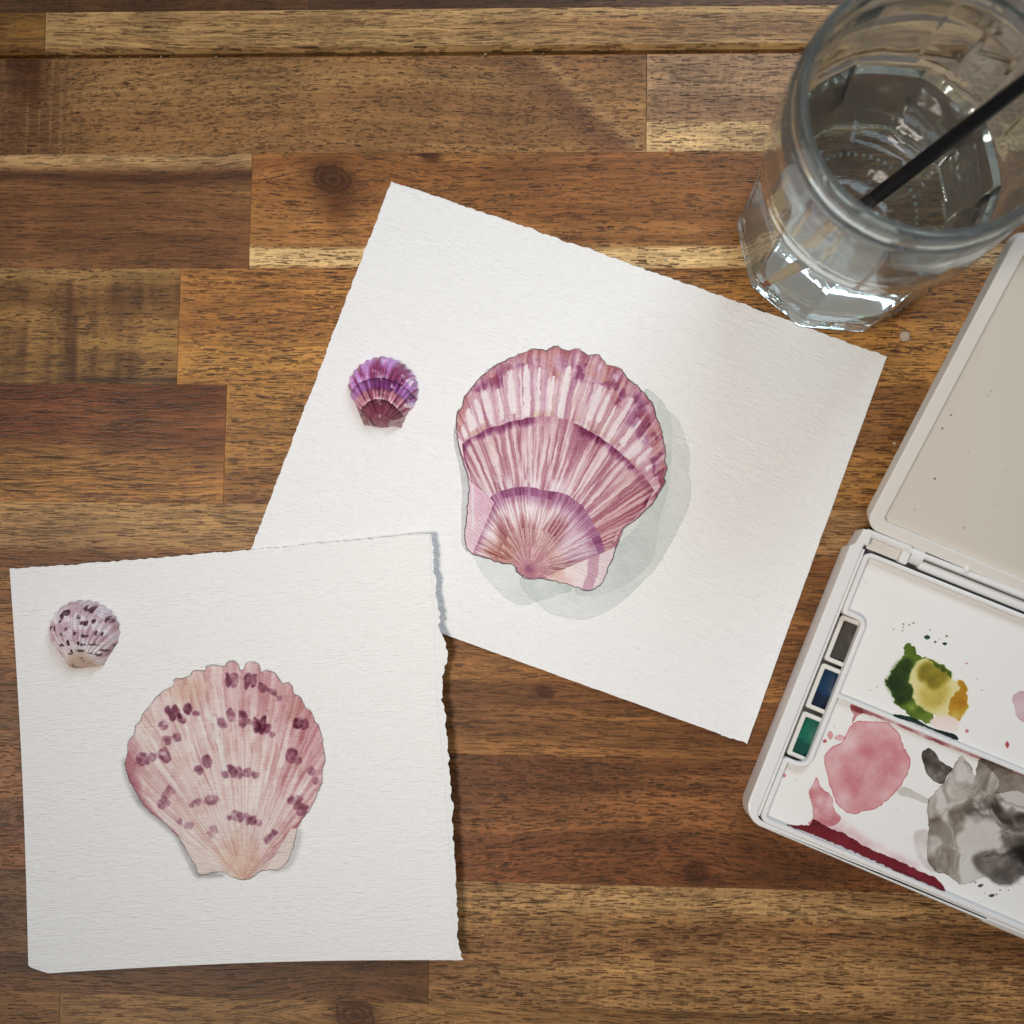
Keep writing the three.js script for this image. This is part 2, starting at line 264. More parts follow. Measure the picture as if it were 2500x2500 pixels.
function pencil(g, pts, w, alpha, jit, closed = false) {
  g.strokeStyle = `rgba(70,64,68,${alpha})`; g.lineWidth = w; g.lineJoin = g.lineCap = 'round';
  const so = rnd() * 100; let s = 0;
  const P = closed ? roughen(pts, jit) : pts.flatMap((p, i) => { if (!i) return [p]; const a = pts[i - 1], l = Math.hypot(p[0] - a[0], p[1] - a[1]), k = Math.max(1, Math.round(l / 6)); return Array.from({ length: k }, (_, j) => { const t = (j + 1) / k; s += l / k; return [lerp(a[0], p[0], t) + jit * 2 * (noise(s * 0.1 + so, 1) - 0.5), lerp(a[1], p[1], t) + jit * 2 * (noise(s * 0.1 + so, 50) - 0.5)]; }); });
  if (closed) P.push(P[0]);
  for (let i = 1; i < P.length; i++) { g.globalAlpha = clamp(0.35 + 1.3 * (noise(i * 0.11 + so, 7) - 0.1)); g.beginPath(); g.moveTo(...P[i - 1]); g.lineTo(...P[i]); g.stroke(); }
  g.globalAlpha = 1;
}
// paper relief: long wavy felt ridges
const PN = 1024, paperBump = canvas(PN, PN);
{
  const g = paperBump.getContext('2d'), im = g.createImageData(PN, PN);
  for (let j = 0; j < PN; j++) for (let i = 0; i < PN; i++) {
    const x = i / PN * 90, y = j / PN * 90, yy = y + 0.5 * (fbm(x * 0.22, y * 0.35, 2) - 0.5);
    const v = 0.62 * fbm(x * 0.42, yy * 1.35, 2) + 0.2 * (0.5 + 0.5 * Math.sin(yy * 8.2 + 3 * fbm(x * 0.3, y * 0.5, 2))) + 0.18 * fbm(x * 2.2, y * 3.2, 2);
    const q = clamp(v) * 255, o = (j * PN + i) * 4; im.data[o] = im.data[o + 1] = im.data[o + 2] = q; im.data[o + 3] = 255;
  }
  g.putImageData(im, 0, 0);
}
function paperMat(tex, wmm, hmm) {
  const b = texOf(paperBump, false); b.wrapS = b.wrapT = THREE.MirroredRepeatWrapping; b.repeat.set(wmm / 90, hmm / 90);
  return new THREE.MeshPhysicalMaterial({ map: tex, bumpMap: b, bumpScale: 0.0004, roughness: 0.95, specularIntensity: 0.25 });
}
function sheetGeo(nu, nv, top, th) {                      // a sheet of paper: upper face, lower face and edges
  const pos = [], uv = [], idx = [], N = (nu + 1) * (nv + 1);
  const grid = []; for (let j = 0; j <= nv; j++) for (let i = 0; i <= nu; i++) grid.push(top(i / nu, j / nv));
  for (const p of grid) pos.push(p[0] * MM, p[1] * MM, p[2] * MM); for (let j = 0; j <= nv; j++) for (let i = 0; i <= nu; i++) uv.push(i / nu, 1 - j / nv);
  for (let k = 0; k < N; k++) { const p = grid[k], t = typeof th === 'function' ? th(uv[k * 2], 1 - uv[k * 2 + 1]) : th; pos.push(p[0] * MM, (p[1] - t) * MM, p[2] * MM); } { const n2 = uv.length; for (let k = 0; k < n2; k++) uv.push(uv[k]); }
  const at = (i, j) => j * (nu + 1) + i;
  for (let j = 0; j < nv; j++) for (let i = 0; i < nu; i++) { const a = at(i, j), b = at(i + 1, j), c = at(i + 1, j + 1), d = at(i, j + 1); idx.push(a, d, c, a, c, b, N + a, N + b, N + c, N + a, N + c, N + d); }
  const loop = []; for (let i = 0; i < nu; i++) loop.push(at(i, 0)); for (let j = 0; j < nv; j++) loop.push(at(nu, j)); for (let i = nu; i > 0; i--) loop.push(at(i, nv)); for (let j = nv; j > 0; j--) loop.push(at(0, j));
  const base = pos.length / 3; for (const k of loop) { for (const q of [k, N + k]) { pos.push(pos[q * 3], pos[q * 3 + 1], pos[q * 3 + 2]); uv.push(uv[q * 2], uv[q * 2 + 1]); } }
  const n = loop.length; for (let k = 0; k < n; k++) { const a = base + k * 2, b = base + ((k + 1) % n) * 2; idx.push(a, b, b + 1, a, b + 1, a + 1); }
  return indexed(pos, uv, idx);
}
const mmOf = (px, py, h = 0) => { const p = un(px, py, h * MM); return [p.x / MM, p.z / MM]; };

// painting helpers shared by the two sheets: photograph pixel <-> pixel of the sheet's own picture (a flat, planar map of the sheet)
function invBilinear(q, x, z) { let u = 0.5, v = 0.5; for (let n = 0; n < 8; n++) { const p = bil(q, u, v), e0 = p[0] - x, e1 = p[1] - z, du = [lerp(q[1][0] - q[0][0], q[2][0] - q[3][0], v), lerp(q[1][1] - q[0][1], q[2][1] - q[3][1], v)], dv = [lerp(q[3][0] - q[0][0], q[2][0] - q[1][0], u), lerp(q[3][1] - q[0][1], q[2][1] - q[1][1], u)], det = du[0] * dv[1] - du[1] * dv[0]; u -= (e0 * dv[1] - e1 * dv[0]) / det; v -= (du[0] * e1 - du[1] * e0) / det; } return [u, v]; }
function bil(q, u, v) { return [lerp(lerp(q[0][0], q[1][0], u), lerp(q[3][0], q[2][0], u), v), lerp(lerp(q[0][1], q[1][1], u), lerp(q[3][1], q[2][1], u), v)]; }
function polar(pts, ax, ay) { return pts.map(([x, y]) => [Math.atan2(x - ax, ay - y), Math.hypot(x - ax, y - ay)]).sort((a, b) => a[0] - b[0]); }
function rAt(tab, th) { if (th <= tab[0][0]) return tab[0][1]; for (let i = 1; i < tab.length; i++) if (th <= tab[i][0]) { const t = (th - tab[i - 1][0]) / (tab[i][0] - tab[i - 1][0] + 1e-9); return lerp(tab[i - 1][1], tab[i][1], t); } return tab[tab.length - 1][1]; }
function maskOf(pts, w, h) { const cv = canvas(w, h), g = cv.getContext('2d'); g.fillStyle = '#fff'; g.beginPath(); pts.forEach(([x, y], i) => (i ? g.lineTo(x, y) : g.moveTo(x, y))); g.closePath(); g.fill(); const D = g.getImageData(0, 0, w, h).data, m = new Float32Array(w * h); for (let i = 0; i < w * h; i++) m[i] = D[i * 4 + 3] / 255; return m; }

// ---------------------------------------------------------------- sheet with the purple shell painting
const Q2 = [mmOf(955, 443), mmOf(2164, 871), mmOf(1822, 1814), mmOf(600, 1374)];
const P2W = 1536, P2H = 1190;
const sheetTex2 = (() => {
  const S = new Sheet(P2W, P2H, [243, 242, 241]);
  const K = 700 / 1779;
  const T = (p) => { const [x, z] = mmOf(1050 + p[0] * K, 800 + p[1] * K), [u, v] = invBilinear(Q2, x, z); return [u * P2W, v * P2H]; };
  const TT = (l) => l.map(T);
  const outline = [[165, 590], [175, 525], [198, 500], [212, 440], [258, 380], [300, 332], [345, 288], [390, 252], [430, 226], [468, 216], [490, 196], [530, 186], [560, 166], [600, 156], [640, 136], [690, 142], [720, 150], [750, 130], [785, 118], [820, 140], [860, 150], [910, 138], [950, 156], [990, 180], [1040, 172], [1075, 206], [1100, 236], [1150, 246], [1190, 266], [1215, 310], [1260, 346], [1300, 386], [1340, 430], [1385, 490], [1400, 560], [1430, 620], [1445, 700], [1460, 770], [1455, 830], [1468, 880], [1450, 930], [1455, 960], [1420, 1020], [1390, 1080], [1330, 1140], [1260, 1205], [1200, 1245], [1185, 1282], [1160, 1350], [1130, 1430], [1100, 1500], [1070, 1580], [1035, 1610], [980, 1630], [920, 1615], [820, 1585], [690, 1555], [640, 1562], [580, 1550], [540, 1510], [515, 1470], [440, 1460], [350, 1430], [260, 1400], [220, 1330], [225, 1200], [240, 1080], [240, 960], [215, 860], [185, 760], [170, 680]];
  const grey = [190, 200, 196];
  // pale grey-green wash painted round the shell
  S.wash(TT([[1330, 395], [1430, 450], [1470, 515], [1540, 580], [1598, 740], [1610, 830], [1600, 900], [1614, 960], [1610, 1080], [1570, 1185], [1485, 1350], [1400, 1490], [1330, 1565], [1200, 1690], [1080, 1770], [950, 1812], [850, 1800], [740, 1770], [660, 1702], [600, 1650], [560, 1560], [700, 1500], [1000, 1400], [1200, 1100], [1380, 700]]), grey, { dens: 0.34, edge: 0.22, ew: 3, vary: 0.6, vs: 0.012 });
  S.wash(TT([[240, 1340], [275, 1430], [330, 1530], [400, 1610], [480, 1685], [565, 1722], [650, 1705], [780, 1660], [880, 1620], [700, 1500], [400, 1380]]), grey, { dens: 0.28, edge: 0.2, ew: 3, vary: 0.6 });
  S.wash(TT([[1410, 480], [1475, 520], [1500, 640], [1490, 900], [1480, 1000], [1420, 1200], [1390, 1400], [1330, 1500], [1200, 1600], [1040, 1660], [900, 1640], [1000, 1500], [1300, 1200], [1400, 900]]), grey, { dens: 0.2, edge: 0.15, ew: 2, vary: 0.7 });
  S.wash(TT([[165, 600], [150, 700], [185, 880], [200, 1000], [195, 1200], [200, 1340], [240, 1390], [245, 1200], [245, 960], [205, 800]]), [190, 192, 194], { dens: 0.55, edge: 0.2, ew: 2 });
  const tp = roughen(TT(outline), 1.2), mask = maskOf(tp, P2W, P2H);
  // lift the grey off under the shell first
  const AXP = 612, AYP = 1500;
  const out = []; { const lr = roughen(outline, 2, 12); for (const p of lr) out.push(p); }
  const tabO = polar(out.filter(([x, y]) => y < 1480), AXP, AYP), tabA = polar([[150, 760], [265, 680], [330, 640], [430, 610], [480, 590], [600, 566], [740, 556], [860, 576], [980, 640], [1080, 700], [1160, 760], [1300, 900], [1420, 1060]], AXP, AYP), tabB = polar([[260, 1290], [330, 1130], [385, 1042], [450, 1010], [560, 986], [700, 1008], [830, 1030], [950, 1110], [985, 1165], [1020, 1240], [1050, 1290]], AXP, AYP);
  const ribRand = Array.from({ length: 80 }, () => [rnd(), rnd(), rnd(), rnd()]);
  const mauve = [166, 104, 138], rose = [186, 130, 146], purple = [124, 60, 108], lilac = [196, 160, 196], tan = [206, 164, 142], brown = [166, 104, 78];
  for (let y = 0; y < P2H; y++) for (let x = 0; x < P2W; x++) {
    const i = y * P2W + x; if (mask[i] < 0.02) continue;
    const [wx, wz] = bil(Q2, x / P2W, y / P2H), [px, py] = toPx(wx * MM, 0, wz * MM);
    let cx = (px - 1050) / K, cy = (py - 800) / K; const ex = cx, ey = cy;
    cx += 14 * (fbm(cx * 0.02, cy * 0.02, 3) - 0.5); cy += 14 * (fbm(cx * 0.02 + 40, cy * 0.02, 3) - 0.5);
    const dx = cx - AXP, dy = AYP - cy, th = Math.atan2(dx, dy), r = Math.hypot(dx, dy);
    S.d[i * 3] = 0.965; S.d[i * 3 + 1] = 0.945; S.d[i * 3 + 2] = 0.935;
    const a = mask[i], gran = 0.82 + 0.36 * noise(x * 0.55, y * 0.55) * (0.6 + 0.8 * noise(x * 0.12, y * 0.5)), blot = fbm(ex * 0.008, ey * 0.008, 4);
    const put = (c, q) => S.mul(i, c, 0.5 * q * a * gran);
    const rib = (th + 3) / 0.073 + 0.9 * noise(th * 5.5, 3.3) + 0.25 * noise(th * 17, r * 0.002), id = Math.floor(rib), f = rib - id, d = Math.abs(f - 0.5) * 2, R = ribRand[id] || ribRand[0], fine = noise(th * 130 + 4, r * 0.006), fib = noise(th * 62 + 9, r * 0.0035);
    const inRight = ey > 1240 && ex > 690 && (ex - 690) * 0.42 + ey > 1555 - 0 && ex + (1500 - ey) * -0.2 > 720 && (ey > 1560 - (ex - 700) * 0.53);
    const inLeft = ex < 400 - (ey - 1080) * 0.42 && ey > 940 + (ex - 240) * 0.9;
    if (inLeft) { put([206, 132, 166], 0.75 + 0.7 * (blot - 0.5)); if (Math.abs(ex - 262 - 8 * noise(ey * 0.02, 1)) < 7 && ey > 980 && ey < 1250) S.cover(i, [236, 226, 230], 0.8 * a); continue; }
    if (inRight) { put([232, 206, 210], 0.8); const sx = 985 + 30 * Math.sin((ey - 1250) * 0.009); put([180, 126, 158], 0.85 * sstep(40, 26, Math.abs(ex - sx + 14 * (noise(ey * 0.03, 5) - 0.5)))); put([206, 150, 130], 0.7 * sstep(930, 780, ex) * sstep(0.3, 0.7, blot + 0.15)); put([214, 190, 214], 0.4 * sstep(1020, 1080, ex)); continue; }
    const Ro = rAt(tabO, th), Ra = Math.min(rAt(tabA, th), Ro * 0.93), Rb = rAt(tabB, th);
    put([238, 216, 220], 0.65);
    if (r > Ra) {
      const v = (r - Ra) / Math.max(40, Ro - Ra), cut = 0.68 + 0.3 * (R[0] - 0.5) + (th > 0.8 ? -0.22 : 0), low = -0.06 + 0.26 * R[1];
      const sp = clamp((v - low) / (cut - low)), wd = (0.62 + 0.4 * (R[2] - 0.5)) * Math.pow(Math.max(0, Math.sin(Math.PI * (0.1 + 0.83 * sp))), 0.3) * (1 - 0.35 * sp) + 0.34 * (fbm(r * 0.035, id * 7.7, 3) - 0.5);
      const w = v < cut && v > low && R[3] > 0.08 ? sstep(0.06, -0.06, d - wd) : 0, patch = fbm(ex * 0.011 + 5, ey * 0.011, 3), b2 = fbm(ex * 0.02 + 50, ey * 0.02, 3);
      const top = sstep(cut - 0.06, cut + 0.1, v + 0.08 * (fib - 0.5));
      put([226, 206, 228], w * (0.2 + 0.7 * (blot - 0.4)) + w * 0.35 * sstep(0.5, 0.9, th));
      const rest = 1 - w;
      put(mix3(mix3([188, 130, 158], rose, R[1]), [196, 146, 132], sstep(0.5, 0.7, b2) * 0.7), rest * (0.55 + 0.9 * (fine - 0.5) + 0.6 * (b2 - 0.5)));
      put(mauve, rest * 0.5 * sstep(0.55, 0.7, fib)); put([206, 176, 208], rest * 0.5 * sstep(0.72, 0.95, d) * (1 - top)); put(mauve, rest * 0.35 * sstep(0.1, 0.0, Math.abs(d - 0.84)) * (1 - top));
      put(mix3(mauve, [190, 124, 126], sstep(0.4, 0.6, b2)), top * rest * (0.42 + 0.7 * (b2 - 0.4)));
      put(purple, top * 0.7 * sstep(0.56, 0.64, patch + 0.2 * (fib - 0.5)) * sstep(1.0, 0.8, v)); put(purple, 0.18 * rest * sstep(0.05, 0.0, Math.abs(v - cut)) );
      put([186, 120, 124], 0.3 * sstep(0.9, 0.98, v)); put([200, 158, 136], 0.4 * sstep(0.16, 0.02, v) * sstep(0.4, 0.6, b2));
      put(purple, 0.6 * sstep(0.12, 0.04, Math.abs(th - 0.66 + 0.06 * (b2 - 0.5))) * sstep(0.4, 0.5, v) * sstep(0.9, 0.78, v) * sstep(0.35, 0.5, fib + 0.2));
      put([186, 116, 120], 0.4 * sstep(0.85, 1.1, th));
    } else if (r > Rb) {
      const v = (r - Rb) / Math.max(40, Ra - Rb), left = sstep(0.1, -0.5, th);
      put(mix3([188, 132, 144], [178, 128, 132], left), 0.5 + 0.7 * (blot - 0.5));
      const s1 = noise(th * 44 + 7, r * 0.0022), s2 = noise(th * 96, r * 0.004);
      put([164, 102, 126], 0.7 * sstep(0.48, 0.62, s1 + 0.25 * (s2 - 0.5))); put([156, 92, 118], 0.4 * sstep(0.6, 0.7, s2));
      S.cover(i, [240, 224, 222], 0.55 * a * sstep(0.36, 0.26, s1) * sstep(0.35, 0.6, noise(th * 30, r * 0.012)));
      S.cover(i, [242, 228, 224], 0.4 * a * sstep(0.24, 0.16, s2));
      const top = sstep(0.86, 0.97, v + 0.07 * (noise(th * 40, 3) - 0.5));
      put(purple, top * (0.1 + 1.0 * sstep(0.38, 0.6, noise(th * 4.2 + 1.3, 8))) * (0.6 + 0.8 * fib));
      if (th > -0.1 && th < 0.55) put([134, 66, 96], 0.4 * sstep(0.5, 0.95, v) * sstep(0.42, 0.62, noise(th * 24, r * 0.004)));
      if (v < 0.34) S.cover(i, [240, 228, 236], a * 0.75 * sstep(0.34, 0.05, v) * sstep(0.35, 0.6, noise(th * 26, r * 0.008)) * sstep(0.75, 0.3, Math.abs(th)));
      if (th > 0.7) put([180, 116, 114], 0.45 * sstep(0.7, 1.1, th));
    } else {
      const v = r / Rb, st = noise(th * 34 + 2, r * 0.004);
      const pu = sstep(0.72 + 0.1 * (st - 0.5), 0.97, v); put([140, 78, 124], 0.95 * pu * (1 - 0.3 * sstep(0.4, 1.0, th)));
      if (v > 0.9) put(purple, 0.45 * sstep(0.35, 0.6, noise(th * 14, 2)));
      const wh = sstep(0.5, 0.62, v) * sstep(0.9, 0.72, v) * sstep(0.4, 0.6, st); S.cover(i, [242, 232, 236], 0.5 * wh * a * sstep(0.42, 0.58, noise(th * 9 + 3, r * 0.01)));
      if (th > 0.25 && v > 0.45) put([202, 166, 202], 0.55 * sstep(0.25, 0.6, th));
      const mid = sstep(0.24, 0.32, v) * sstep(0.7, 0.48, v + 0.3 * (noise(th * 7 + 1, 4) - 0.5) + 0.1 * (st - 0.5)); put([190, 140, 132], 0.7 * mid * (0.5 + st)); put([158, 96, 104], 0.75 * mid * sstep(0.5, 0.6, st)); put([168, 112, 128], 0.7 * sstep(0.5, 0.64, noise(th * 60 + 5, r * 0.004)) * sstep(0.2, 0.4, v));
      put([150, 82, 96], 0.95 * sstep(0.36, 0.2, v + 0.07 * (st - 0.5))); put([124, 72, 140], 0.6 * sstep(0.1, 0.0, v));
      put(brown, 0.75 * Math.exp(-(((ex - 440) / 85) ** 2) - (((ey - 1390) / 70) ** 2)));
      if (st > 0.7 && v > 0.12 && v < 0.5) S.cover(i, [240, 216, 208], 0.6 * a);
    }
  }
  const cv = S.toCanvas(), g = cv.getContext('2d');
  pencil(g, TT(outline), 2.4, 0.85, 2.4, true); pencil(g, TT(outline), 1.5, 0.6, 4.2, true);
  for (let k = 0; k < 34; k++) { const th = -0.78 + k * 0.052 + rr(-0.01, 0.01), r0 = rr(350, 560), r1 = rAt(tabO, th) * rr(0.55, 0.97); pencil(g, TT([[AXP + Math.sin(th) * r0, AYP - Math.cos(th) * r0], [AXP + Math.sin(th) * r1, AYP - Math.cos(th) * r1]]), 0.8, 0.22, 1.2); }
  for (let k = 0; k < 13; k++) { const t = k / 12; pencil(g, TT([[735 + 12 * k, 1535 - 13 * k], [860 + 14 * k, 1480 - 14 * k + 60 * t], [lerp(1060, 1175, t), lerp(1590, 1300, t)]]), 0.8, 0.4, 1.2); }
  for (let k = 0; k < 16; k++) { const t = k / 15; pencil(g, TT([[lerp(245, 232, t), lerp(985, 1340, t)], [lerp(380, 300, t), lerp(1090, 1380, t)]]), 0.8, 0.4, 1.5); }
  pencil(g, TT([[240, 950], [330, 1010], [385, 1090], [400, 1150], [440, 1290], [500, 1440]]), 1, 0.5, 2); pencil(g, TT([[300, 1360], [345, 1240], [395, 1150]]), 1, 0.45, 2);
  pencil(g, TT([[690, 1535], [780, 1450], [900, 1345], [1010, 1300], [1190, 1250]]), 1.1, 0.5, 2); pencil(g, TT([[520, 1470], [550, 1525], [620, 1555], [690, 1550]]), 1.6, 0.6, 1.5);
  pencil(g, TT([[300, 330], [480, 250], [640, 205], [740, 195]]), 0.8, 0.35, 2);
  return texOf(cv);
})();
const deck = (s, so, amp) => amp * (0.9 * (fbm(s * 0.22 + so, 2.2, 2) - 0.5) + 0.8 * (fbm(s * 0.75 + so, 7.7, 2) - 0.5));
const EDGE2 = 0.62;
const sheet2 = thing('watercolor_sheet', 'cream watercolor paper with a large purple scallop painting and grey-green painted shadow', 'painting', 'painted paper sheets');
mesh('paper_sheet', sheetGeo(330, 300, (u, v) => {
  let [x, z] = bil(Q2, u, v); const e = 16, du = [0.936, 0.352], dv = [-0.352, 0.936];
  const wt = Math.max(0, 1 - v * e), wl = Math.max(0, 1 - u * e), wr = Math.max(0, (u - 1) * e + 1), wb = Math.max(0, (v - 1) * e + 1);
  const a = wt * (deck(u * 189, 3, 1.0) + 0.25), b = wl * (deck(v * 146, 31, 0.75) + 0.2) - wr * deck(v * 146, 51, 0.18), c = -wb * deck(u * 189, 71, u > 0.95 ? 1.0 : 0.2);
  const bow = 0.9 * Math.sin(Math.PI * u) * wt;
  x += du[0] * b + dv[0] * (a + c - bow); z += du[1] * b + dv[1] * (a + c - bow);
  return [x, EDGE2 + 0.06 + 0.25 * Math.max(0, 1 - v * 9) * (noise(u * 30, 4) - 0.2) + 1.1 * sstep(0.55, 1, v) * sstep(0.2, 0.9, u) + 1.8 * Math.sin(Math.PI * u) * Math.sin(Math.PI * v) * fbm(u * 3 + 4, v * 3, 2), z];
}, 0.5), paperMat(sheetTex2, 189, 147), sheet2);

// ---------------------------------------------------------------- sheet with the spotted shell painting
const tornIn = [[1050, 1304], [1051, 1350], [1053, 1400], [1057, 1460], [1061, 1520], [1063, 1600], [1067, 1680], [1071, 1750], [1079, 1830], [1086, 1900], [1093, 2000], [1100, 2100], [1104, 2180], [1107, 2250], [1111, 2310], [1117, 2341]];
const tornOut = [[1053, 1304], [1058, 1340], [1062, 1400], [1068, 1450], [1075, 1510], [1077, 1546], [1088, 1570], [1093, 1612], [1083, 1650], [1081, 1700], [1090, 1760], [1096, 1850], [1103, 1950], [1107, 2020], [1110, 2100], [1115, 2150], [1117, 2250], [1120, 2312], [1132, 2342]];
const LIFT = 4.2;
const lift1 = (u, v) => 1.35 + LIFT * Math.pow(clamp(u, 0, 1.05), 3.2) + 0.35 * Math.pow(1 - u, 3) * v;
const Q1 = [mmOf(28, 1391), mmOf(1050, 1304, 4), mmOf(1112, 2341, 4), mmOf(75, 2374)];
const P1W = 1400, P1H = 1360;
const sheetTex1 = (() => {
  const S = new Sheet(P1W, P1H, [242, 240, 238]);
  const K = 580 / 1868;
  const T = (p) => { const [x, z] = mmOf(260 + p[0] * K, 1580 + p[1] * K, 1.6), [u, v] = invBilinear(Q1, x, z); return [u * P1W, v * P1H]; };
  const TT = (l) => l.map(T);
  const outline = [[135, 900], [148, 850], [165, 740], [212, 680], [216, 620], [258, 580], [275, 530], [340, 450], [390, 390], [440, 345], [518, 300], [532, 252], [600, 242], [650, 222], [690, 186], [775, 182], [792, 150], [860, 142], [930, 150], [950, 120], [1000, 106], [1042, 140], [1056, 178], [1084, 172], [1100, 126], [1160, 116], [1205, 140], [1222, 200], [1250, 186], [1300, 186], [1350, 222], [1390, 286], [1440, 276], [1474, 320], [1482, 362], [1540, 392], [1572, 470], [1620, 502], [1646, 570], [1680, 612], [1700, 680], [1712, 760], [1722, 850], [1720, 900], [1700, 960], [1695, 1060], [1660, 1130], [1630, 1210], [1580, 1290], [1520, 1372], [1490, 1440], [1478, 1500], [1450, 1600], [1410, 1690], [1340, 1742], [1210, 1756], [1150, 1800], [1090, 1825], [1000, 1810], [940, 1780], [860, 1765], [720, 1785], [690, 1720], [640, 1640], [570, 1520], [480, 1420], [400, 1350], [320, 1290], [260, 1220], [210, 1130], [165, 1050], [140, 970]];
  // soft pencil shading beside the lower left of the shell
  S.wash(TT([[128, 860], [112, 960], [150, 1090], [230, 1240], [400, 1390], [520, 1500], [600, 1640], [690, 1800], [760, 1810], [930, 1790], [800, 1740], [600, 1500], [300, 1250], [160, 1000]]), [150, 146, 146], { dens: 0.5, edge: 0, soft: 5, vary: 0.6 });
  S.wash(TT([[1500, 1420], [1530, 1470], [1490, 1640], [1420, 1740], [1260, 1775], [1180, 1800], [1300, 1740], [1440, 1600]]), [176, 172, 170], { dens: 0.4, edge: 0, soft: 6 });
  const tp = roughen(TT(outline), 1.1), mask = maskOf(tp, P1W, P1H), AXP = 1065, AYP = 1840;
  const tabO = polar(roughen(outline, 2, 12).filter(([x, y]) => y < 1750), AXP, AYP), rib = Array.from({ length: 120 }, () => [rnd(), rnd(), rnd(), rnd()]);
  for (let y = 0; y < P1H; y++) for (let x = 0; x < P1W; x++) {
    const i = y * P1W + x; if (mask[i] < 0.02) continue;
    const [wx, wz] = bil(Q1, x / P1W, y / P1H), [px, py] = toPx(wx * MM, 1.6 * MM, wz * MM);
    const ex = (px - 260) / K, ey = (py - 1580) / K, cx = ex + 16 * (fbm(ex * 0.015, ey * 0.015, 3) - 0.5), cy = ey + 16 * (fbm(ex * 0.015 + 60, ey * 0.015, 3) - 0.5);
    const dx = cx - AXP, dy = AYP - cy, th = Math.atan2(dx, dy), r = Math.hypot(dx, dy), v = r / rAt(tabO, th);
    const a = mask[i], gran = 0.8 + 0.4 * noise(x * 0.5, y * 0.5) * (0.5 + noise(x * 0.1, y * 0.45)), blot = fbm(ex * 0.006 + 9, ey * 0.006, 4), put = (c, q) => S.mul(i, c, 0.42 * q * a * gran);
    S.d[i * 3] = 0.955; S.d[i * 3 + 1] = 0.935; S.d[i * 3 + 2] = 0.912;
    const ear = (ey > 1420 && ex > 1240 && ex > 1240 + (1750 - ey) * 0.62) || (ey > 1400 && ex < 940 - (1780 - ey) * 1.32);
    if (ear) { put([222, 196, 190], 1.1 + 0.5 * (blot - 0.5)); continue; }
    const k = (th + 2) / 0.062, id = Math.floor(k), f = Math.abs(k - id - 0.5) * 2, R = rib[id] || rib[0], st = noise(th * 70, r * 0.003);
    put([238, 220, 212], 0.75);
    const warm = sstep(-0.05, 0.5, th), low = sstep(0.62, 0.4, v);
    put(mix3([212, 172, 182], [204, 150, 166], warm), (0.5 + 0.7 * (blot - 0.45)) * (1 - 0.6 * low) * (0.55 + 0.75 * R[0]));
    const p1 = fbm(ex * 0.013 + 30, ey * 0.009, 4), s3 = noise(th * 52 + 3, r * 0.0022), s4 = noise(th * 120, r * 0.004);
    put([202, 144, 160], 0.75 * sstep(0.5, 0.66, s3 + 0.3 * (p1 - 0.5)) * (1 - 0.5 * low) * (0.35 + 0.8 * warm)); put([186, 122, 128], 0.4 * sstep(0.6, 0.72, s4) * sstep(0.4, 0.6, p1)); S.cover(i, [240, 232, 224], 0.6 * a * sstep(0.36, 0.24, s3) * sstep(0.35, 0.6, noise(th * 20 + 3, r * 0.007))); put([212, 172, 150], 0.3 * sstep(0.55, 0.7, p1));
    if (f < 0.55 + 0.2 * (noise(r * 0.02, id * 3) - 0.5) && R[1] > 0.35) put([206, 146, 150], 0.42 * R[2] * (1 - 0.55 * low) * (0.5 + 0.8 * warm));
    if (f > 0.74 && R[3] > 0.3) S.cover(i, [238, 228, 220], 0.5 * a * (0.4 + 0.6 * noise(r * 0.02, id)));
    put([186, 120, 138], 0.6 * sstep(0.62, 0.95, v) * sstep(-0.22, 0.02, th) * sstep(0.75, 0.5, th) * (0.5 + st));
    put([204, 152, 120], 0.65 * Math.exp(-(((ex - 640) / 150) ** 2) - (((ey - 320) / 110) ** 2)) + 0.5 * Math.exp(-(((ex - 1480) / 80) ** 2) - (((ey - 470) / 110) ** 2)));
    put([158, 84, 104], 1.1 * sstep(0.82, 0.98, v + 0.12 * (blot - 0.5)) * sstep(-0.62, -0.8, th));
    put([168, 92, 108], 0.75 * sstep(0.7, 0.98, v) * sstep(0.55, 0.8, th) * sstep(0.35, 0.6, st));
    put([200, 140, 124], 0.22 * sstep(0.25, 0.05, v) + 0.45 * sstep(0.08, 0.0, Math.abs(Math.abs(th) - 0.7)) * sstep(0.75, 0.3, v));
    put([232, 204, 164], 0.5 * sstep(0.3, 0.12, v));
    if (st > 0.62 && v < 0.9) put([176, 116, 124], 0.25);
    S.cover(i, [234, 230, 224], 0.7 * a * sstep(0.03, 0.012, Math.abs(th + 0.18 + 0.05 * (noise(r * 0.012, 2) - 0.5))) * sstep(0.38, 0.5, v) * sstep(0.86, 0.78, v) * sstep(0.25, 0.5, noise(r * 0.01, 77)));
  }
  const plum = [104, 52, 80];
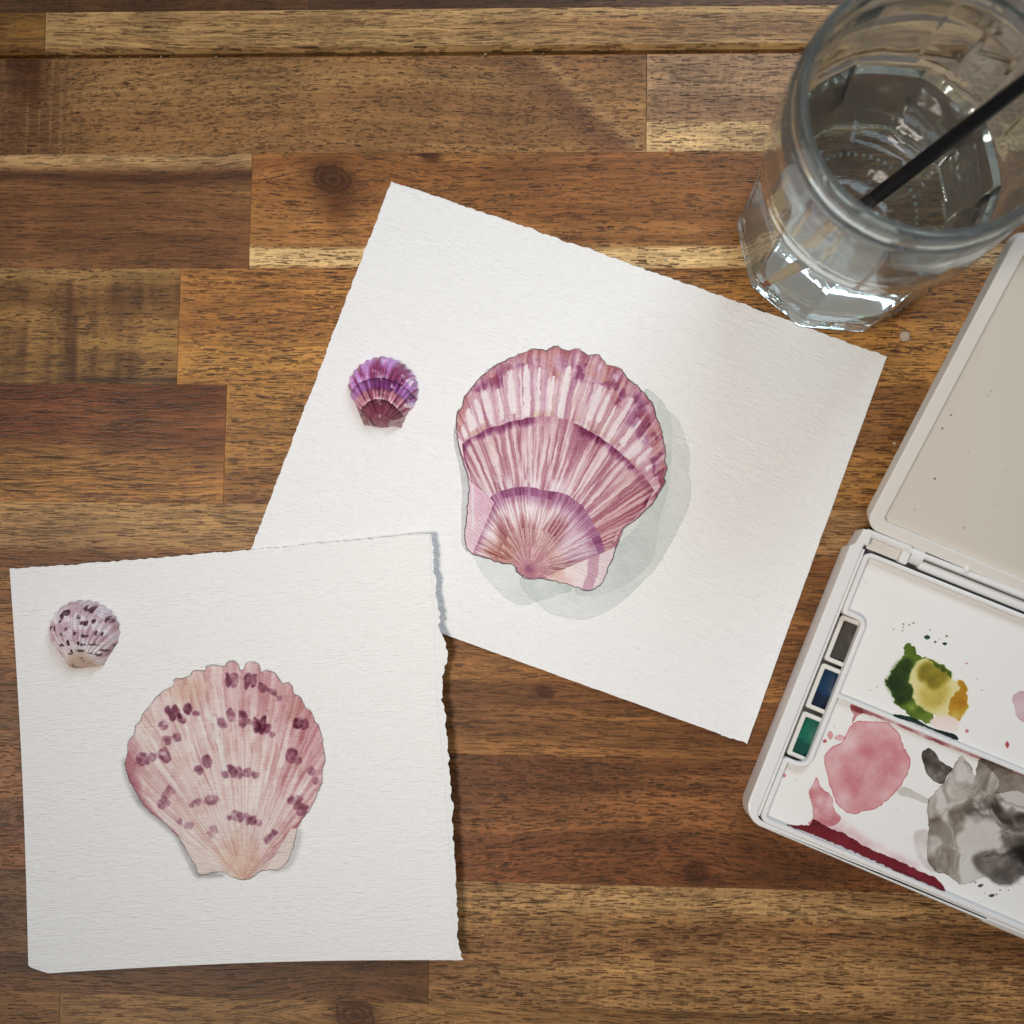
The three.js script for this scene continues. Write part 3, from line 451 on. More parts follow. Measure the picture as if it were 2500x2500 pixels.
  const spots = [[985, 270, 95, 130, 1], [1135, 270, 92, 140, 1], [1235, 325, 62, 85, 0.8], [1310, 350, 78, 78, 0.9], [1370, 398, 42, 42, 0.5], [522, 520, 100, 155, 1.2], [632, 490, 60, 105, 1], [585, 560, 60, 90, 0.9], [705, 520, 62, 50, 0.8], [440, 610, 60, 80, 0.7], [470, 722, 62, 90, 0.8], [550, 702, 62, 80, 0.7], [912, 590, 56, 112, 0.8], [976, 530, 66, 112, 1.1], [1076, 560, 56, 132, 1], [1130, 582, 40, 60, 0.7], [1206, 622, 100, 165, 1.2], [1276, 642, 46, 100, 0.8], [1310, 690, 36, 60, 0.7], [1545, 605, 115, 110, 1.2], [1456, 850, 82, 150, 0.9], [1502, 890, 52, 60, 0.9], [285, 892, 76, 132, 1.1], [352, 865, 64, 80, 0.7], [440, 846, 86, 112, 0.9], [790, 905, 76, 100, 0.8], [720, 970, 66, 100, 0.7], [926, 1010, 50, 60, 0.9], [982, 985, 66, 122, 1.2], [1041, 982, 50, 100, 1], [1106, 985, 52, 90, 1], [1168, 1000, 56, 80, 0.8], [430, 1220, 92, 90, 0.6], [476, 1140, 90, 80, 0.5], [680, 1232, 92, 70, 0.55], [812, 1202, 88, 90, 0.7], [955, 1340, 30, 52, 0.7], [1000, 1320, 56, 102, 0.85], [1047, 1332, 46, 92, 0.85], [1097, 1345, 50, 102, 0.85], [1146, 1350, 46, 82, 0.85], [1182, 1375, 44, 40, 0.7], [562, 1372, 40, 52, 0.4], [636, 1405, 60, 72, 0.4], [806, 1470, 30, 60, 0.45], [838, 1425, 40, 90, 0.5], [1312, 1460, 44, 82, 0.7], [1262, 1500, 44, 72, 0.6], [1442, 1200, 44, 80, 0.8], [1492, 1222, 50, 112, 0.9], [1535, 1272, 70, 122, 0.8], [1642, 1050, 40, 82, 0.6], [1612, 972, 60, 100, 0.6]];
  for (const [x, y, w, h, q] of spots) {
    const th = Math.atan2(x - AXP, AYP - y), c = Math.cos(th), s = Math.sin(th), rot = ([a, b]) => [x + a * c - b * s, y + a * s + b * c];
    const n = Math.max(1, Math.round(w / 60)), ww = w / n;
    for (let k = 0; k < n; k++) {
      const x0 = -w / 2 + (k + 0.5) * ww + rr(-4, 4), t = -h / 2 * rr(0.7, 1.1), b = h / 2 * rr(0.55, 1.15), q2 = ww * rr(0.5, 0.62), sk = rr(-0.25, 0.25) * ww;
      S.wash(TT([[x0 - q2, lerp(t, b, rr(0.2, 0.4))], [x0 - q2 * 0.5 + sk, t + rr(-4, 10)], [x0 + q2 * 0.6 + sk, t + rr(-4, 12)], [x0 + q2, lerp(t, b, rr(0.25, 0.5))], [x0 + q2 * rr(0.5, 1), lerp(t, b, rr(0.75, 0.95))], [x0 + rr(-0.4, 0.4) * q2, b], [x0 - q2 * rr(0.6, 1), lerp(t, b, rr(0.6, 0.95))]].map(rot)), [112, 62, 88], { dens: 0.52 * q * rr(0.75, 1.15), edge: 0.12, ew: 2, soft: 2, rough: 3.6, vary: 1.1, vs: 0.07 });
    }
  }
  const cv = S.toCanvas(), g = cv.getContext('2d');
  pencil(g, TT(outline), 2.0, 0.62, 2.2, true); pencil(g, TT(outline), 1.3, 0.42, 5, true); pencil(g, TT(outline), 0.9, 0.22, 7, true);
  for (let k = 0; k < 46; k++) { const th = -0.86 + k * 0.037 + rr(-0.008, 0.008), r1 = rAt(tabO, th) * rr(0.5, 0.95), r0 = rr(260, 480); pencil(g, TT([[AXP + Math.sin(th) * r0, AYP - Math.cos(th) * r0], [AXP + Math.sin(th) * r1, AYP - Math.cos(th) * r1]]), 0.8, 0.2, 1.2); }
  for (let k = 0; k < 9; k++) { pencil(g, TT([[1130 + 10 * k, 1790 - 8 * k], [1240 + 14 * k, 1640 - 4 * k], [1440 + 8 * k, 1440 + 22 * k]]), 0.8, 0.3, 1.5); pencil(g, TT([[950 - 14 * k, 1770], [800 - 20 * k, 1650 + 8 * k], [560 + 14 * k, 1460 + 28 * k]]), 0.8, 0.25, 1.5); }
  pencil(g, TT([[690, 1720], [722, 1786], [860, 1766]]), 2.4, 0.5, 2);
  return texOf(cv);
})();
const sheet1 = thing('watercolor_sheet', 'cream watercolor paper with torn edge and painting of a pink scallop with plum spots', 'painting', 'painted paper sheets');
const pathAt = (pts, v, h) => { const P = pts.map((p) => mmOf(p[0], p[1], h)); const a = P[0][1], b = P[P.length - 1][1], z = lerp(a, b, v); let i = 1; while (i < P.length - 1 && P[i][1] < z) i++; const t = clamp((z - P[i - 1][1]) / (P[i][1] - P[i - 1][1])); return [lerp(P[i - 1][0], P[i][0], t), z]; };
const PIN = tornIn.map((p) => p), paper1M = paperMat(sheetTex1, 150, 147);
const inPts = Array.from({ length: 401 }, (_, k) => pathAt(tornIn, k / 400, 4)), outPts = Array.from({ length: 401 }, (_, k) => pathAt(tornOut, k / 400, 4));
const look = (A, v) => { const f = v * 400, i = Math.min(399, Math.floor(f)), t = f - i; return [lerp(A[i][0], A[i + 1][0], t), lerp(A[i][1], A[i + 1][1], t)]; };
const leftAt = (v) => { const p = [lerp(Q1[0][0], Q1[3][0], v) + 1.1 * Math.sin(Math.PI * v), lerp(Q1[0][1], Q1[3][1], v)]; const c = Math.max(0, v - 0.975) / 0.025; p[0] += 2.6 * c * c; return p; };
mesh('paper_sheet', sheetGeo(300, 300, (u, v) => {
  const L = leftAt(v), R = look(inPts, v); let x = lerp(L[0], R[0], u), z = lerp(L[1], R[1], u); const e = 16;
  const wt = Math.max(0, 1 - v * e), wr = Math.max(0, (u - 1) * e * 3 + 1);
  z += wt * (deck(u * 150, 13, 0.8) + 0.3 * Math.sin(u * 3.1) - 0.2); x += wr * 0.35 * (noise(v * 90, 9) - 0.5);
  if (u < 0.03 && v > 0.98) z -= 1.6 * (1 - u / 0.03) * (v - 0.98) / 0.02;
  z += 0.9 * Math.sin(Math.PI * u) * -Math.max(0, (v - 1) * e + 1);
  return [x, lift1(u, v) + 1.8 * Math.sin(Math.PI * u) * Math.sin(Math.PI * v) * fbm(u * 3, v * 3 + 8, 2) + 0.3 * wt * (noise(u * 25, 14) - 0.3), z];
}, 0.5), paper1M, sheet1);
mesh('torn_edge', sheetGeo(10, 420, (u, v) => {
  const A = look(inPts, v), B = look(outPts, v), j = deck(v * 148, 95, 1.5) * 0.7 + 0.8 * (fbm(v * 95, 3, 2) - 0.5) * u;
  const x = lerp(A[0] - 0.12, B[0], u) + j * u * (u > 0.5 ? 1 : 0.4), z = A[1] + 0.3 * (noise(v * 120, u * 6) - 0.5);
  return [x, lift1(1, v) - 0.1 - 0.18 * u + 0.16 * (noise(v * 260, u * 7) - 0.5), z];
}, (u) => 0.34 - 0.2 * u), new THREE.MeshPhysicalMaterial({ color: new THREE.Color(...[0]).setRGB(0.86, 0.85, 0.83), roughness: 1, specularIntensity: 0.1, side: THREE.DoubleSide }), sheet1);

// ---------------------------------------------------------------- two real scallop shells
function shell(label, center, hPaper, outlinePx, umboPx, earsPx, H, nRib, colour, steps) {
  const o = thing('scallop_shell', label, 'seashell', 'real scallop shells');
  const c = un(center[0], center[1], hPaper * MM); o.position.set(c.x, hPaper * MM, c.z);
  const loc = (p) => { const q = un(p[0], p[1], hPaper * MM); return [(q.x - c.x) / MM, (q.z - c.z) / MM]; };
  const U = loc(umboPx), out = roughen(outlinePx.map(loc), 0.0, 0.25);
  const tab = out.map(([x, y]) => [Math.atan2(y, x), Math.hypot(x, y)]).sort((a, b) => a[0] - b[0]);
  const NT = 600, NR = 120, pos = [], col = [], idx = [];
  const hgt = (x, z, rho) => {
    const a = Math.atan2(x - U[0], U[1] - z), d = Math.hypot(x - U[0], z - U[1]);
    let y = H * Math.pow(Math.max(0, 1 - Math.pow(rho, 2.3)), 0.62);
    const g = sstep(2, 12, d); y += 0.95 * g * (0.5 + 0.5 * Math.cos(a * nRib)) * sstep(1.02, 0.8, rho) + 0.2 * g * (0.5 + 0.5 * Math.cos(a * nRib)) * sstep(0.7, 1, rho);
    for (const [sd, sh] of steps) y -= sh * sstep(sd - 0.35, sd + 0.35, d + 0.3 * (noise(a * 9, sd) - 0.5)) - sh * sstep(sd + 0.4, sd + 3.5, d);
    return y + 0.12 * (fbm(x * 1.1 + 9, z * 1.1, 3) - 0.5);
  };
  for (let j = 0; j <= NR; j++) for (let i = 0; i < NT; i++) {
    const th = i / NT * 2 * Math.PI - Math.PI, rho = Math.pow(j / NR, 0.8); let R = rAt(tab, th);
    const ex = Math.cos(th) * R, ez = Math.sin(th) * R, ea = Math.atan2(ex - U[0], U[1] - ez), ed = Math.hypot(ex - U[0], ez - U[1]);
    R += 0.24 * sstep(8, 18, ed) * Math.cos(ea * nRib) * rho * rho;
    const x = Math.cos(th) * R * rho, z = Math.sin(th) * R * rho, a = Math.atan2(x - U[0], U[1] - z), d = Math.hypot(x - U[0], z - U[1]);
    pos.push(x * MM, (hgt(x, z, rho) + 0.15) * MM, z * MM); col.push(...lin(colour(a, d, x, z, rho, Math.cos(a * nRib))));
  }
  for (let j = 0; j < NR; j++) for (let i = 0; i < NT; i++) { const a = j * NT + i, b = j * NT + (i + 1) % NT, e = a + NT, f = b + NT; idx.push(a, b, e, b, f, e); }
  const mk = (pos, col, idx) => { const g = indexed(pos, null, idx); g.setAttribute('color', new THREE.Float32BufferAttribute(col, 3)); return g; };
  const M = new THREE.MeshPhysicalMaterial({ vertexColors: true, roughness: 0.34, side: THREE.DoubleSide, specularIntensity: 1 });
  mesh('valve', mk(pos, col, idx), M, o);
  for (const [pts, ec] of earsPx) {
    const P = pts.map(loc), N = 14, p2 = [], c2 = [], i2 = [];       // quad: inner top, outer top, outer bottom, inner bottom
    for (let j = 0; j <= N; j++) for (let i = 0; i <= N; i++) { const u = i / N, v = j / N, [x, z] = bil(P, u, v), y = lerp(H * 0.5, 0.5, Math.pow(u, 0.7)) + 0.25 * Math.sin(v * 15) * (0.3 + 0.7 * u) + 0.25 * noise(u * 5, v * 6); p2.push(x * MM, Math.max(0.2, y) * MM, z * MM); const q = 1 + 0.35 * (fbm(u * 5 + pts[0][0], v * 8, 3) - 0.5) + (Math.sin(v * 15) > 0.6 ? 0.08 : 0); c2.push(...lin(ec.map((k) => clamp(k * q, 0, 255)))); }
    for (let j = 0; j < N; j++) for (let i = 0; i < N; i++) { const a = j * (N + 1) + i; i2.push(a, a + 1, a + N + 2, a, a + N + 2, a + N + 1); }
    mesh('ear', mk(p2, c2, i2), M, o);
  }
  return o;
}
const z7 = (x, y) => [820 + x * 0.12422, 840 + y * 0.12422], z8 = (x, y) => [90 + x * 0.12422, 1430 + y * 0.12422];
shell('small shiny purple ribbed scallop shell lying beside the large purple painting', z7(920, 920), EDGE2 + 0.1,
  [[870, 255], [1000, 270], [1150, 310], [1300, 390], [1430, 500], [1540, 640], [1600, 800], [1620, 960], [1590, 1110], [1530, 1240], [1400, 1370], [1200, 1560], [1100, 1625], [920, 1650], [720, 1620], [610, 1560], [500, 1400], [380, 1180], [290, 1000], [255, 860], [270, 720], [330, 580], [440, 450], [560, 360], [700, 290]].map((p) => z7(...p)), z7(900, 1640),
  [[[[640, 1400], [420, 1260], [560, 1600], [760, 1640]], [140, 112, 108]], [[[1150, 1420], [1420, 1340], [1290, 1655], [1050, 1640]], [172, 140, 142]]].map(([q, c]) => [q.map((p) => z7(...p)), c]), 8.2, 56,
  (a, d, x, z, rho) => {
    const wob = 0.5 * (noise(a * 10, 2) - 0.5), s1 = 4.0, s2 = 9.0 + wob, s3 = 13.1 + wob, s4 = 16.5 + wob; let c;
    const hi = 0.1 + 0.72 * sstep(0.36, 0.66, noise(a * 15 + 7.3, d * 0.12));   // irregular pigment rays; the outer band's lilac also has sky reflection painted in
    if (d < s1) c = mix3([112, 62, 78], [140, 92, 100], fbm(x, z, 2));
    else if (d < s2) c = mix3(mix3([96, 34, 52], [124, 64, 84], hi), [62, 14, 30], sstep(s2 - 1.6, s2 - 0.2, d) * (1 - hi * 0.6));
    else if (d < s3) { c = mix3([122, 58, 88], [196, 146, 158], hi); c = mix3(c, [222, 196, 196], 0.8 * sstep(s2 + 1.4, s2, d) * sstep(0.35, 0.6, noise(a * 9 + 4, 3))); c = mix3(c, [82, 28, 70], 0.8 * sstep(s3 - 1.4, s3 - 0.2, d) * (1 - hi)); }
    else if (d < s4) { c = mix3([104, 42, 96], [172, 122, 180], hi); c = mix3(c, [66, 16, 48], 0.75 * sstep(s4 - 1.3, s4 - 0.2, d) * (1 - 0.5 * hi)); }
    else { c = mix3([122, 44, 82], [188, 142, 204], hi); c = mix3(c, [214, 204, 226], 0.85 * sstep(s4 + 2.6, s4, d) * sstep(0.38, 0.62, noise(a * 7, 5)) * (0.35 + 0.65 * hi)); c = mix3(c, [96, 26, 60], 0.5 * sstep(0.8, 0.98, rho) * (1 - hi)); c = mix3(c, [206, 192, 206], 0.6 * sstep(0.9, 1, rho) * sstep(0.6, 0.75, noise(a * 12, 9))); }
    const pale = sstep(0.66, 0.78, fbm(x * 0.5 + 3, z * 0.5 + 1, 3)); c = mix3(c, [222, 208, 214], 0.75 * pale * sstep(-0.4, 0.4, a));
    const q = 0.98 + 0.34 * fbm(x * 1.6 + 4, z * 1.6, 3) + 0.1 * Math.sin(d * 9); c = c.map((k) => clamp(k * q, 0, 255)); return c;
  }, [[9, 0.35], [13.1, 0.3], [16.5, 0.3]]);
shell('small white scallop shell with dark plum flecks lying beside the pink spotted painting', z8(945, 900), 1.55,
  [[940, 295], [1080, 310], [1220, 365], [1380, 450], [1500, 570], [1590, 720], [1628, 880], [1610, 1030], [1560, 1170], [1480, 1290], [1380, 1440], [1290, 1560], [1180, 1600], [1000, 1610], [840, 1625], [690, 1610], [620, 1540], [520, 1400], [440, 1270], [330, 1150], [270, 1000], [255, 860], [290, 700], [370, 560], [480, 430], [620, 350], [780, 305]].map((p) => z8(...p)), z8(960, 1600),
  [[[[700, 1350], [520, 1380], [655, 1605], [820, 1625]], [196, 168, 142]], [[[1220, 1330], [1410, 1370], [1310, 1580], [1120, 1605]], [198, 178, 158]]].map(([q, c]) => [q.map((p) => z8(...p)), c]), 8.0, 48,
  (a, d, x, z, rho, rb) => {
    let c = mix3([240, 234, 236], [222, 206, 210], fbm(x * 0.6, z * 0.6, 3)); const low = sstep(8, 3, d);
    c = mix3(c, [204, 180, 160], low);
    const mot = sstep(0.5, 0.66, fbm(x * 0.42 + 11, z * 0.42, 3)) * sstep(6, 10, d); c = mix3(c, [176, 120, 136], 0.55 * mot * (0.5 + 0.5 * noise(a * 40, d * 2)));
    c = mix3(c, [160, 92, 100], 0.55 * sstep(0.75, 1, rho) * sstep(0.5, 0.7, noise(a * 5, 3)));
    const spots = [[1090, 470, 1.3, 0.75], [1010, 440, 0.6, 0.6], [620, 530, 0.9, 0.8], [560, 590, 0.7, 0.6], [690, 520, 0.7, 0.3], [905, 620, 0.55, 0.75], [1030, 730, 0.9, 0.55], [1180, 690, 0.5, 0.45], [1420, 670, 0.7, 0.7], [540, 700, 0.5, 0.5], [425, 820, 0.5, 0.7], [320, 840, 0.5, 0.6], [680, 840, 0.45, 0.5], [600, 940, 0.55, 0.4], [870, 930, 0.7, 0.4], [1040, 980, 0.8, 0.35], [1250, 930, 0.5, 0.5], [1340, 950, 0.35, 0.4], [720, 1110, 0.55, 0.65], [920, 1120, 0.7, 0.4], [990, 1150, 0.7, 0.25], [1190, 1150, 1.0, 0.25], [560, 1160, 0.7, 0.35], [940, 1270, 1.1, 0.3], [740, 1330, 0.8, 0.2], [770, 1280, 0.4, 0.4], [1330, 1270, 0.9, 0.25], [1110, 1320, 0.8, 0.15], [1230, 1360, 0.7, 0.3], [930, 1415, 0.6, 0.15], [950, 1475, 0.6, 0.12], [1490, 1180, 0.6, 0.5]];
    let k = 0; for (const s of spots) { if (!s[4]) { const q = un(...z8(s[0], s[1]), 5 * MM), c0 = un(...z8(945, 900), 1.55 * MM); s[4] = [(q.x - c0.x) / MM, (q.z - c0.z) / MM]; } const ex = (x - s[4][0]) / (s[2] * 1.45), ez = (z - s[4][1]) / (s[3] * 1.7), e = ex * ex + ez * ez + 1.3 * (fbm(x * 1.8, z * 1.8, 3) - 0.5) + 0.5 * rb + 0.5 * (noise(a * 30, d * 1.5) - 0.5); if (e < 1.2) k = Math.max(k, sstep(1.2, 0.4, e)); }
    c = mix3(c, [66, 26, 44], 0.9 * k);
    c = mix3(c, [150, 96, 112], 0.16 * sstep(0.2, 0.9, Math.sin(d * 7)) * sstep(6, 10, d));
    return c;
  }, [[8.5, 0.2], [12, 0.15], [16, 0.15]]);

// ---------------------------------------------------------------- paint box
const BA = 22.4 * Math.PI / 180, BO = un(1811, 1999, 13 * MM);
const box = thing('paint_box', 'open white plastic watercolor paint box with stained mixing tray and hinged lid', 'paint box');
box.position.set(BO.x, 0, BO.z); box.rotation.y = -BA;
// inside the box: x along the front edge, -z towards the lid, in metres; P(a, b) in millimetres
const bloc = (px, py, h) => { const p = un(px, py, h * MM), x = p.x - BO.x, z = p.z - BO.z; return [(x * Math.cos(BA) + z * Math.sin(BA)) / MM, -(-x * Math.sin(BA) + z * Math.cos(BA)) / MM]; };
const plastic = new THREE.MeshPhysicalMaterial({ color: new THREE.Color().setRGB(0.80, 0.78, 0.765), roughness: 0.38, clearcoat: 0.15, clearcoatRoughness: 0.25 });
const ivory = new THREE.MeshPhysicalMaterial({ color: new THREE.Color().setRGB(0.76, 0.725, 0.67), roughness: 0.45 });
function rr2(x0, y0, x1, y1, r) { const s = new THREE.Shape(); s.moveTo(x0 + r, y0); s.lineTo(x1 - r, y0); s.absarc(x1 - r, y0 + r, r, -Math.PI / 2, 0); s.lineTo(x1, y1 - r); s.absarc(x1 - r, y1 - r, r, 0, Math.PI / 2); s.lineTo(x0 + r, y1); s.absarc(x0 + r, y1 - r, r, Math.PI / 2, Math.PI); s.lineTo(x0, y0 + r); s.absarc(x0 + r, y0 + r, r, Math.PI, Math.PI * 1.5); return s; }
function ext(shape, y0, y1, bev = 0, seg = 3) {          // a plan shape in mm extruded upwards from height y0 to y1
  const g = new THREE.ExtrudeGeometry(shape, { depth: y1 - y0 - 2 * bev, bevelEnabled: bev > 0, bevelThickness: bev, bevelSize: bev, bevelOffset: -bev, bevelSegments: seg, curveSegments: 14 });
  g.translate(0, 0, y0 + bev); g.rotateX(-Math.PI / 2); g.scale(MM, MM, MM); return g;
}
function bead(path, closed, w, y0, y1) {                  // a rounded ridge along a plan path (mm)
  const n = path.length, prof = [[-w / 2, y0], [-w / 2, y1 - w * 0.35], [-w * 0.42, y1 - w * 0.14], [-w * 0.24, y1], [w * 0.24, y1], [w * 0.42, y1 - w * 0.14], [w / 2, y1 - w * 0.35], [w / 2, y0]], m = prof.length, pos = [], idx = [];
  for (let i = 0; i < n; i++) {
    const a = path[closed ? (i + n - 1) % n : Math.max(0, i - 1)], b = path[i], c = path[closed ? (i + 1) % n : Math.min(n - 1, i + 1)];
    let d1 = [b[0] - a[0], b[1] - a[1]], d2 = [c[0] - b[0], c[1] - b[1]]; const l1 = Math.hypot(...d1) || 1, l2 = Math.hypot(...d2) || 1; d1 = [d1[0] / l1, d1[1] / l1]; d2 = [d2[0] / l2, d2[1] / l2];
    if (!closed && i === 0) d1 = d2; if (!closed && i === n - 1) d2 = d1;
    let nx = -(d1[1] + d2[1]), ny = d1[0] + d2[0]; const l = Math.hypot(nx, ny) || 1; nx /= l; ny /= l; const k = 1 / Math.max(0.5, nx * -d1[1] + ny * d1[0]);
    for (const [o, y] of prof) pos.push((b[0] + nx * o * k) * MM, y * MM, -(b[1] + ny * o * k) * MM);
  }
  for (let i = 0; i < (closed ? n : n - 1); i++) for (let j = 0; j < m - 1; j++) { const a = i * m + j, b = i * m + j + 1, c = ((i + 1) % n) * m + j + 1, d = ((i + 1) % n) * m + j; idx.push(a, b, c, a, c, d); }
  return toCreasedNormals(indexed(pos, null, idx), 0.9);
}
function arcPath(pts) {                                   // [x, y, radius] corners -> rounded polyline
  const out = [], n = pts.length;
  for (let i = 0; i < n; i++) { const [x, y, r = 0] = pts[i], a = pts[(i + n - 1) % n], b = pts[(i + 1) % n]; if (!r) { out.push([x, y]); continue; }
    const u = [a[0] - x, a[1] - y], v = [b[0] - x, b[1] - y], lu = Math.hypot(...u), lv = Math.hypot(...v), p = [x + u[0] / lu * r, y + u[1] / lu * r], q = [x + v[0] / lv * r, y + v[1] / lv * r];
    for (let k = 0; k <= 8; k++) { const t = k / 8; out.push([(1 - t) ** 2 * p[0] + 2 * t * (1 - t) * x + t * t * q[0], (1 - t) ** 2 * p[1] + 2 * t * (1 - t) * y + t * t * q[1]]); } }
  return out;
}
const shapeOf = (p) => { const s = new THREE.Shape(); p.forEach(([x, y], i) => (i ? s.lineTo(x, y) : s.moveTo(x, y))); s.closePath(); return s; };
const BW = 212;
{
  // case: walls with a rounded front corner, a recess for the latch in the front wall
  const s = new THREE.Shape(); s.moveTo(7, 0); s.lineTo(86.6, 0); s.lineTo(86.6, 1.3); s.lineTo(125.4, 1.3); s.lineTo(125.4, 0); s.lineTo(BW - 7, 0); s.absarc(BW - 7, 7, 7, -Math.PI / 2, 0); s.lineTo(BW, 106.5); s.lineTo(2.2, 106.5); s.lineTo(1.4, 101); s.lineTo(0, 99.4); s.lineTo(0, 7); s.absarc(7, 7, 7, Math.PI, Math.PI * 1.5);
  const hole = new THREE.Path(); arcPath([[4.3, 1.9, 3], [4.3, 104.6], [BW - 4.3, 104.6], [BW - 4.3, 1.9, 3]]).forEach(([x, y], i) => (i ? hole.lineTo(x, y) : hole.moveTo(x, y))); s.holes.push(hole);
  const cs = mesh('case', ext(s, 0.3, 13, 0.55), plastic, box);
  mesh('case_floor', ext(rr2(1.5, 1.3, BW - 1.5, 105.5, 6), 0.35, 2.2), plastic, cs);
  mesh('front_lip', rbox(86.7 * MM, 125.3 * MM, 0.4 * MM, 9 * MM, -0.9 * MM, 0.9 * MM, 0.4 * MM), plastic, cs);
  mesh('inner_step', bead([[4.9, 100], [4.9, 3]], false, 1.0, 2, 12.1), plastic, cs);
}
// mixing tray
const trayPath = arcPath([[6.4, 98.8, 2], [6.4, 77.8, 0.6], [13.9, 77.8, 3.6], [13.9, 24, 4.4], [6.4, 24, 0.6], [6.4, 2.7, 2], [BW - 6.4, 2.7, 2], [BW - 6.4, 98.8, 2]]);
const TW = 2048, TH = 1024, TPX = TW / BW;
const trayTex = (() => {
  const S = new Sheet(TW, TH, [239, 236, 232]);
  const B = (px, py) => { const [a, b] = bloc(px, py, 11); return [a * TPX, TH - b * TPX]; };
  const c4 = ([x, y]) => B(1750 + x / 1.68, 1200 + y / 1.68), C4 = (l) => l.map(c4);
  const z1 = ([x, y]) => B(2020 + x * 480 / 1932, 1260 + y * 480 / 1932), Z1 = (l) => l.map(z1);
  const z3 = ([x, y]) => B(1800 + x * 700 / 1932, 1800 + y * 700 / 1932), Z3 = (l) => l.map(z3);
  // green and ochre
  S.wash(Z1([[800, 1240], [835, 1265], [880, 1330], [930, 1380], [1040, 1420], [1150, 1480], [1205, 1510], [1220, 1570], [1190, 1700], [1060, 1920], [1000, 2040], [800, 1960], [760, 1900], [665, 1850], [660, 1790], [610, 1700], [565, 1610], [610, 1600], [615, 1540], [680, 1480], [680, 1430], [745, 1380], [755, 1290]]), [84, 112, 26], { dens: 0.9, edge: 0.35, ew: 3, vary: 0.6, vs: 0.03, rough: 6 });
  S.wash(Z1([[680, 1450], [800, 1400], [850, 1500], [800, 1600], [840, 1700], [850, 1800], [700, 1850], [660, 1780], [610, 1700], [580, 1620], [620, 1560]]), [70, 96, 44], { dens: 0.75, edge: 0, soft: 6, vary: 0.5 });
  S.wash(Z1([[900, 1420], [1000, 1410], [1100, 1500], [1200, 1560], [1230, 1620], [1330, 1620], [1375, 1680], [1370, 1800], [1380, 1870], [1340, 1950], [1280, 2010], [1120, 1990], [1000, 1930], [900, 1860], [840, 1780], [850, 1700], [800, 1620], [850, 1500]]), [222, 210, 150], { dens: 0.95, edge: 0, soft: 2, cover: 1.1, vary: 0.3, vs: 0.03, rough: 6 });
  S.wash(Z1([[960, 1440], [1060, 1450], [1180, 1530], [1210, 1580], [1130, 1650], [1040, 1700], [980, 1640], [900, 1600], [900, 1500]]), [150, 142, 48], { dens: 0.85, edge: 0.1, soft: 7, vary: 0.7, vs: 0.03 });
  S.wash(Z1([[1290, 1620], [1350, 1640], [1378, 1720], [1365, 1800], [1382, 1870], [1340, 1950], [1290, 2000], [1200, 1960], [1200, 1850], [1250, 1740], [1300, 1700]]), [206, 158, 52], { dens: 0.8, edge: 0.4, ew: 3, soft: 1, vary: 0.8, rough: 5 });
  S.wash(Z1([[930, 1660], [1130, 1640], [1200, 1700], [1150, 1850], [1050, 1900], [930, 1850], [900, 1740]]), [214, 196, 110], { dens: 0.6, edge: 0, soft: 10, vary: 0.5 });
  S.wash(C4([[880, 935], [930, 918], [985, 935], [990, 965], [975, 985], [910, 975], [880, 955]]), [236, 214, 204], { dens: 0.95, edge: 0.1, cover: 1, soft: 2 });
  S.wash(C4([[728, 914], [800, 926], [880, 968], [975, 996], [985, 1020], [900, 985], [800, 946], [735, 926]]), [34, 58, 50], { dens: 1.2, edge: 0.3, ew: 2, vary: 0.4, rough: 1 });
  for (const [x, y, w, c] of [[980, 1190, 32, 0], [1062, 1236, 15, 0], [1154, 1252, 24, 0], [1172, 1180, 15, 1], [745, 1092, 9, 0], [738, 1128, 9, 0], [748, 1060, 13, 1], [806, 1070, 10, 0], [846, 1050, 14, 1], [1102, 1208, 7, 0], [420, 1712, 6, 0], [1370, 1446, 15, 2], [1012, 1120, 12, 3], [648, 1112, 12, 3], [1520, 1712, 10, 1], [1474, 1600, 10, 3], [488, 1680, 9, 3]])
    S.wash(Z1([[x - w, y], [x, y - w * 0.6], [x + w, y], [x, y + w * 0.7]]), [[30, 66, 54], [120, 140, 74], [214, 160, 168], [186, 190, 186]][c], { dens: 1.1, edge: 0.25, ew: 2, rough: 1 });
  // pinks of the lower well
  S.wash(C4([[560, 950], [640, 945], [700, 950], [745, 990], [765, 1040], [792, 1100], [780, 1160], [750, 1215], [700, 1265], [650, 1300], [600, 1312], [550, 1322], [505, 1295], [480, 1250], [455, 1170], [440, 1110], [460, 1060], [520, 1020]]), [214, 130, 138], { dens: 0.5, edge: 1.0, ew: 4, vary: 0.8, vs: 0.018, rough: 2.6 });
  S.wash(C4([[600, 1040], [720, 1040], [740, 1130], [680, 1220], [580, 1270], [520, 1200], [520, 1120]]), [214, 136, 144], { dens: 0.35, edge: 0, soft: 16, vary: 0.7 });
  S.wash(C4([[410, 1175], [390, 1205], [378, 1240], [392, 1290], [392, 1340], [375, 1362], [420, 1370], [480, 1370], [510, 1340], [480, 1300], [470, 1250], [430, 1215]]), [214, 140, 148], { dens: 0.8, edge: 0.7, ew: 2.4, vary: 0.8, vs: 0.03, rough: 2 });
  S.wash(Z3([[335, 590], [420, 592], [490, 590], [510, 550], [560, 580], [640, 620], [740, 660], [850, 730], [960, 780], [1080, 830], [1180, 880], [1280, 920], [1350, 960], [1400, 1034], [1300, 1000], [1150, 935], [1000, 870], [850, 800], [700, 735], [550, 670], [430, 625]]), [132, 28, 48], { dens: 1.15, edge: 0.25, ew: 2, vary: 0.25, rough: 3 });
  S.wash(Z3([[560, 560], [700, 560], [800, 640], [1000, 760], [1200, 860], [1200, 900], [1000, 820], [800, 720], [600, 630]]), [216, 160, 172], { dens: 0.45, edge: 0, soft: 12, vary: 0.9, vs: 0.04 });
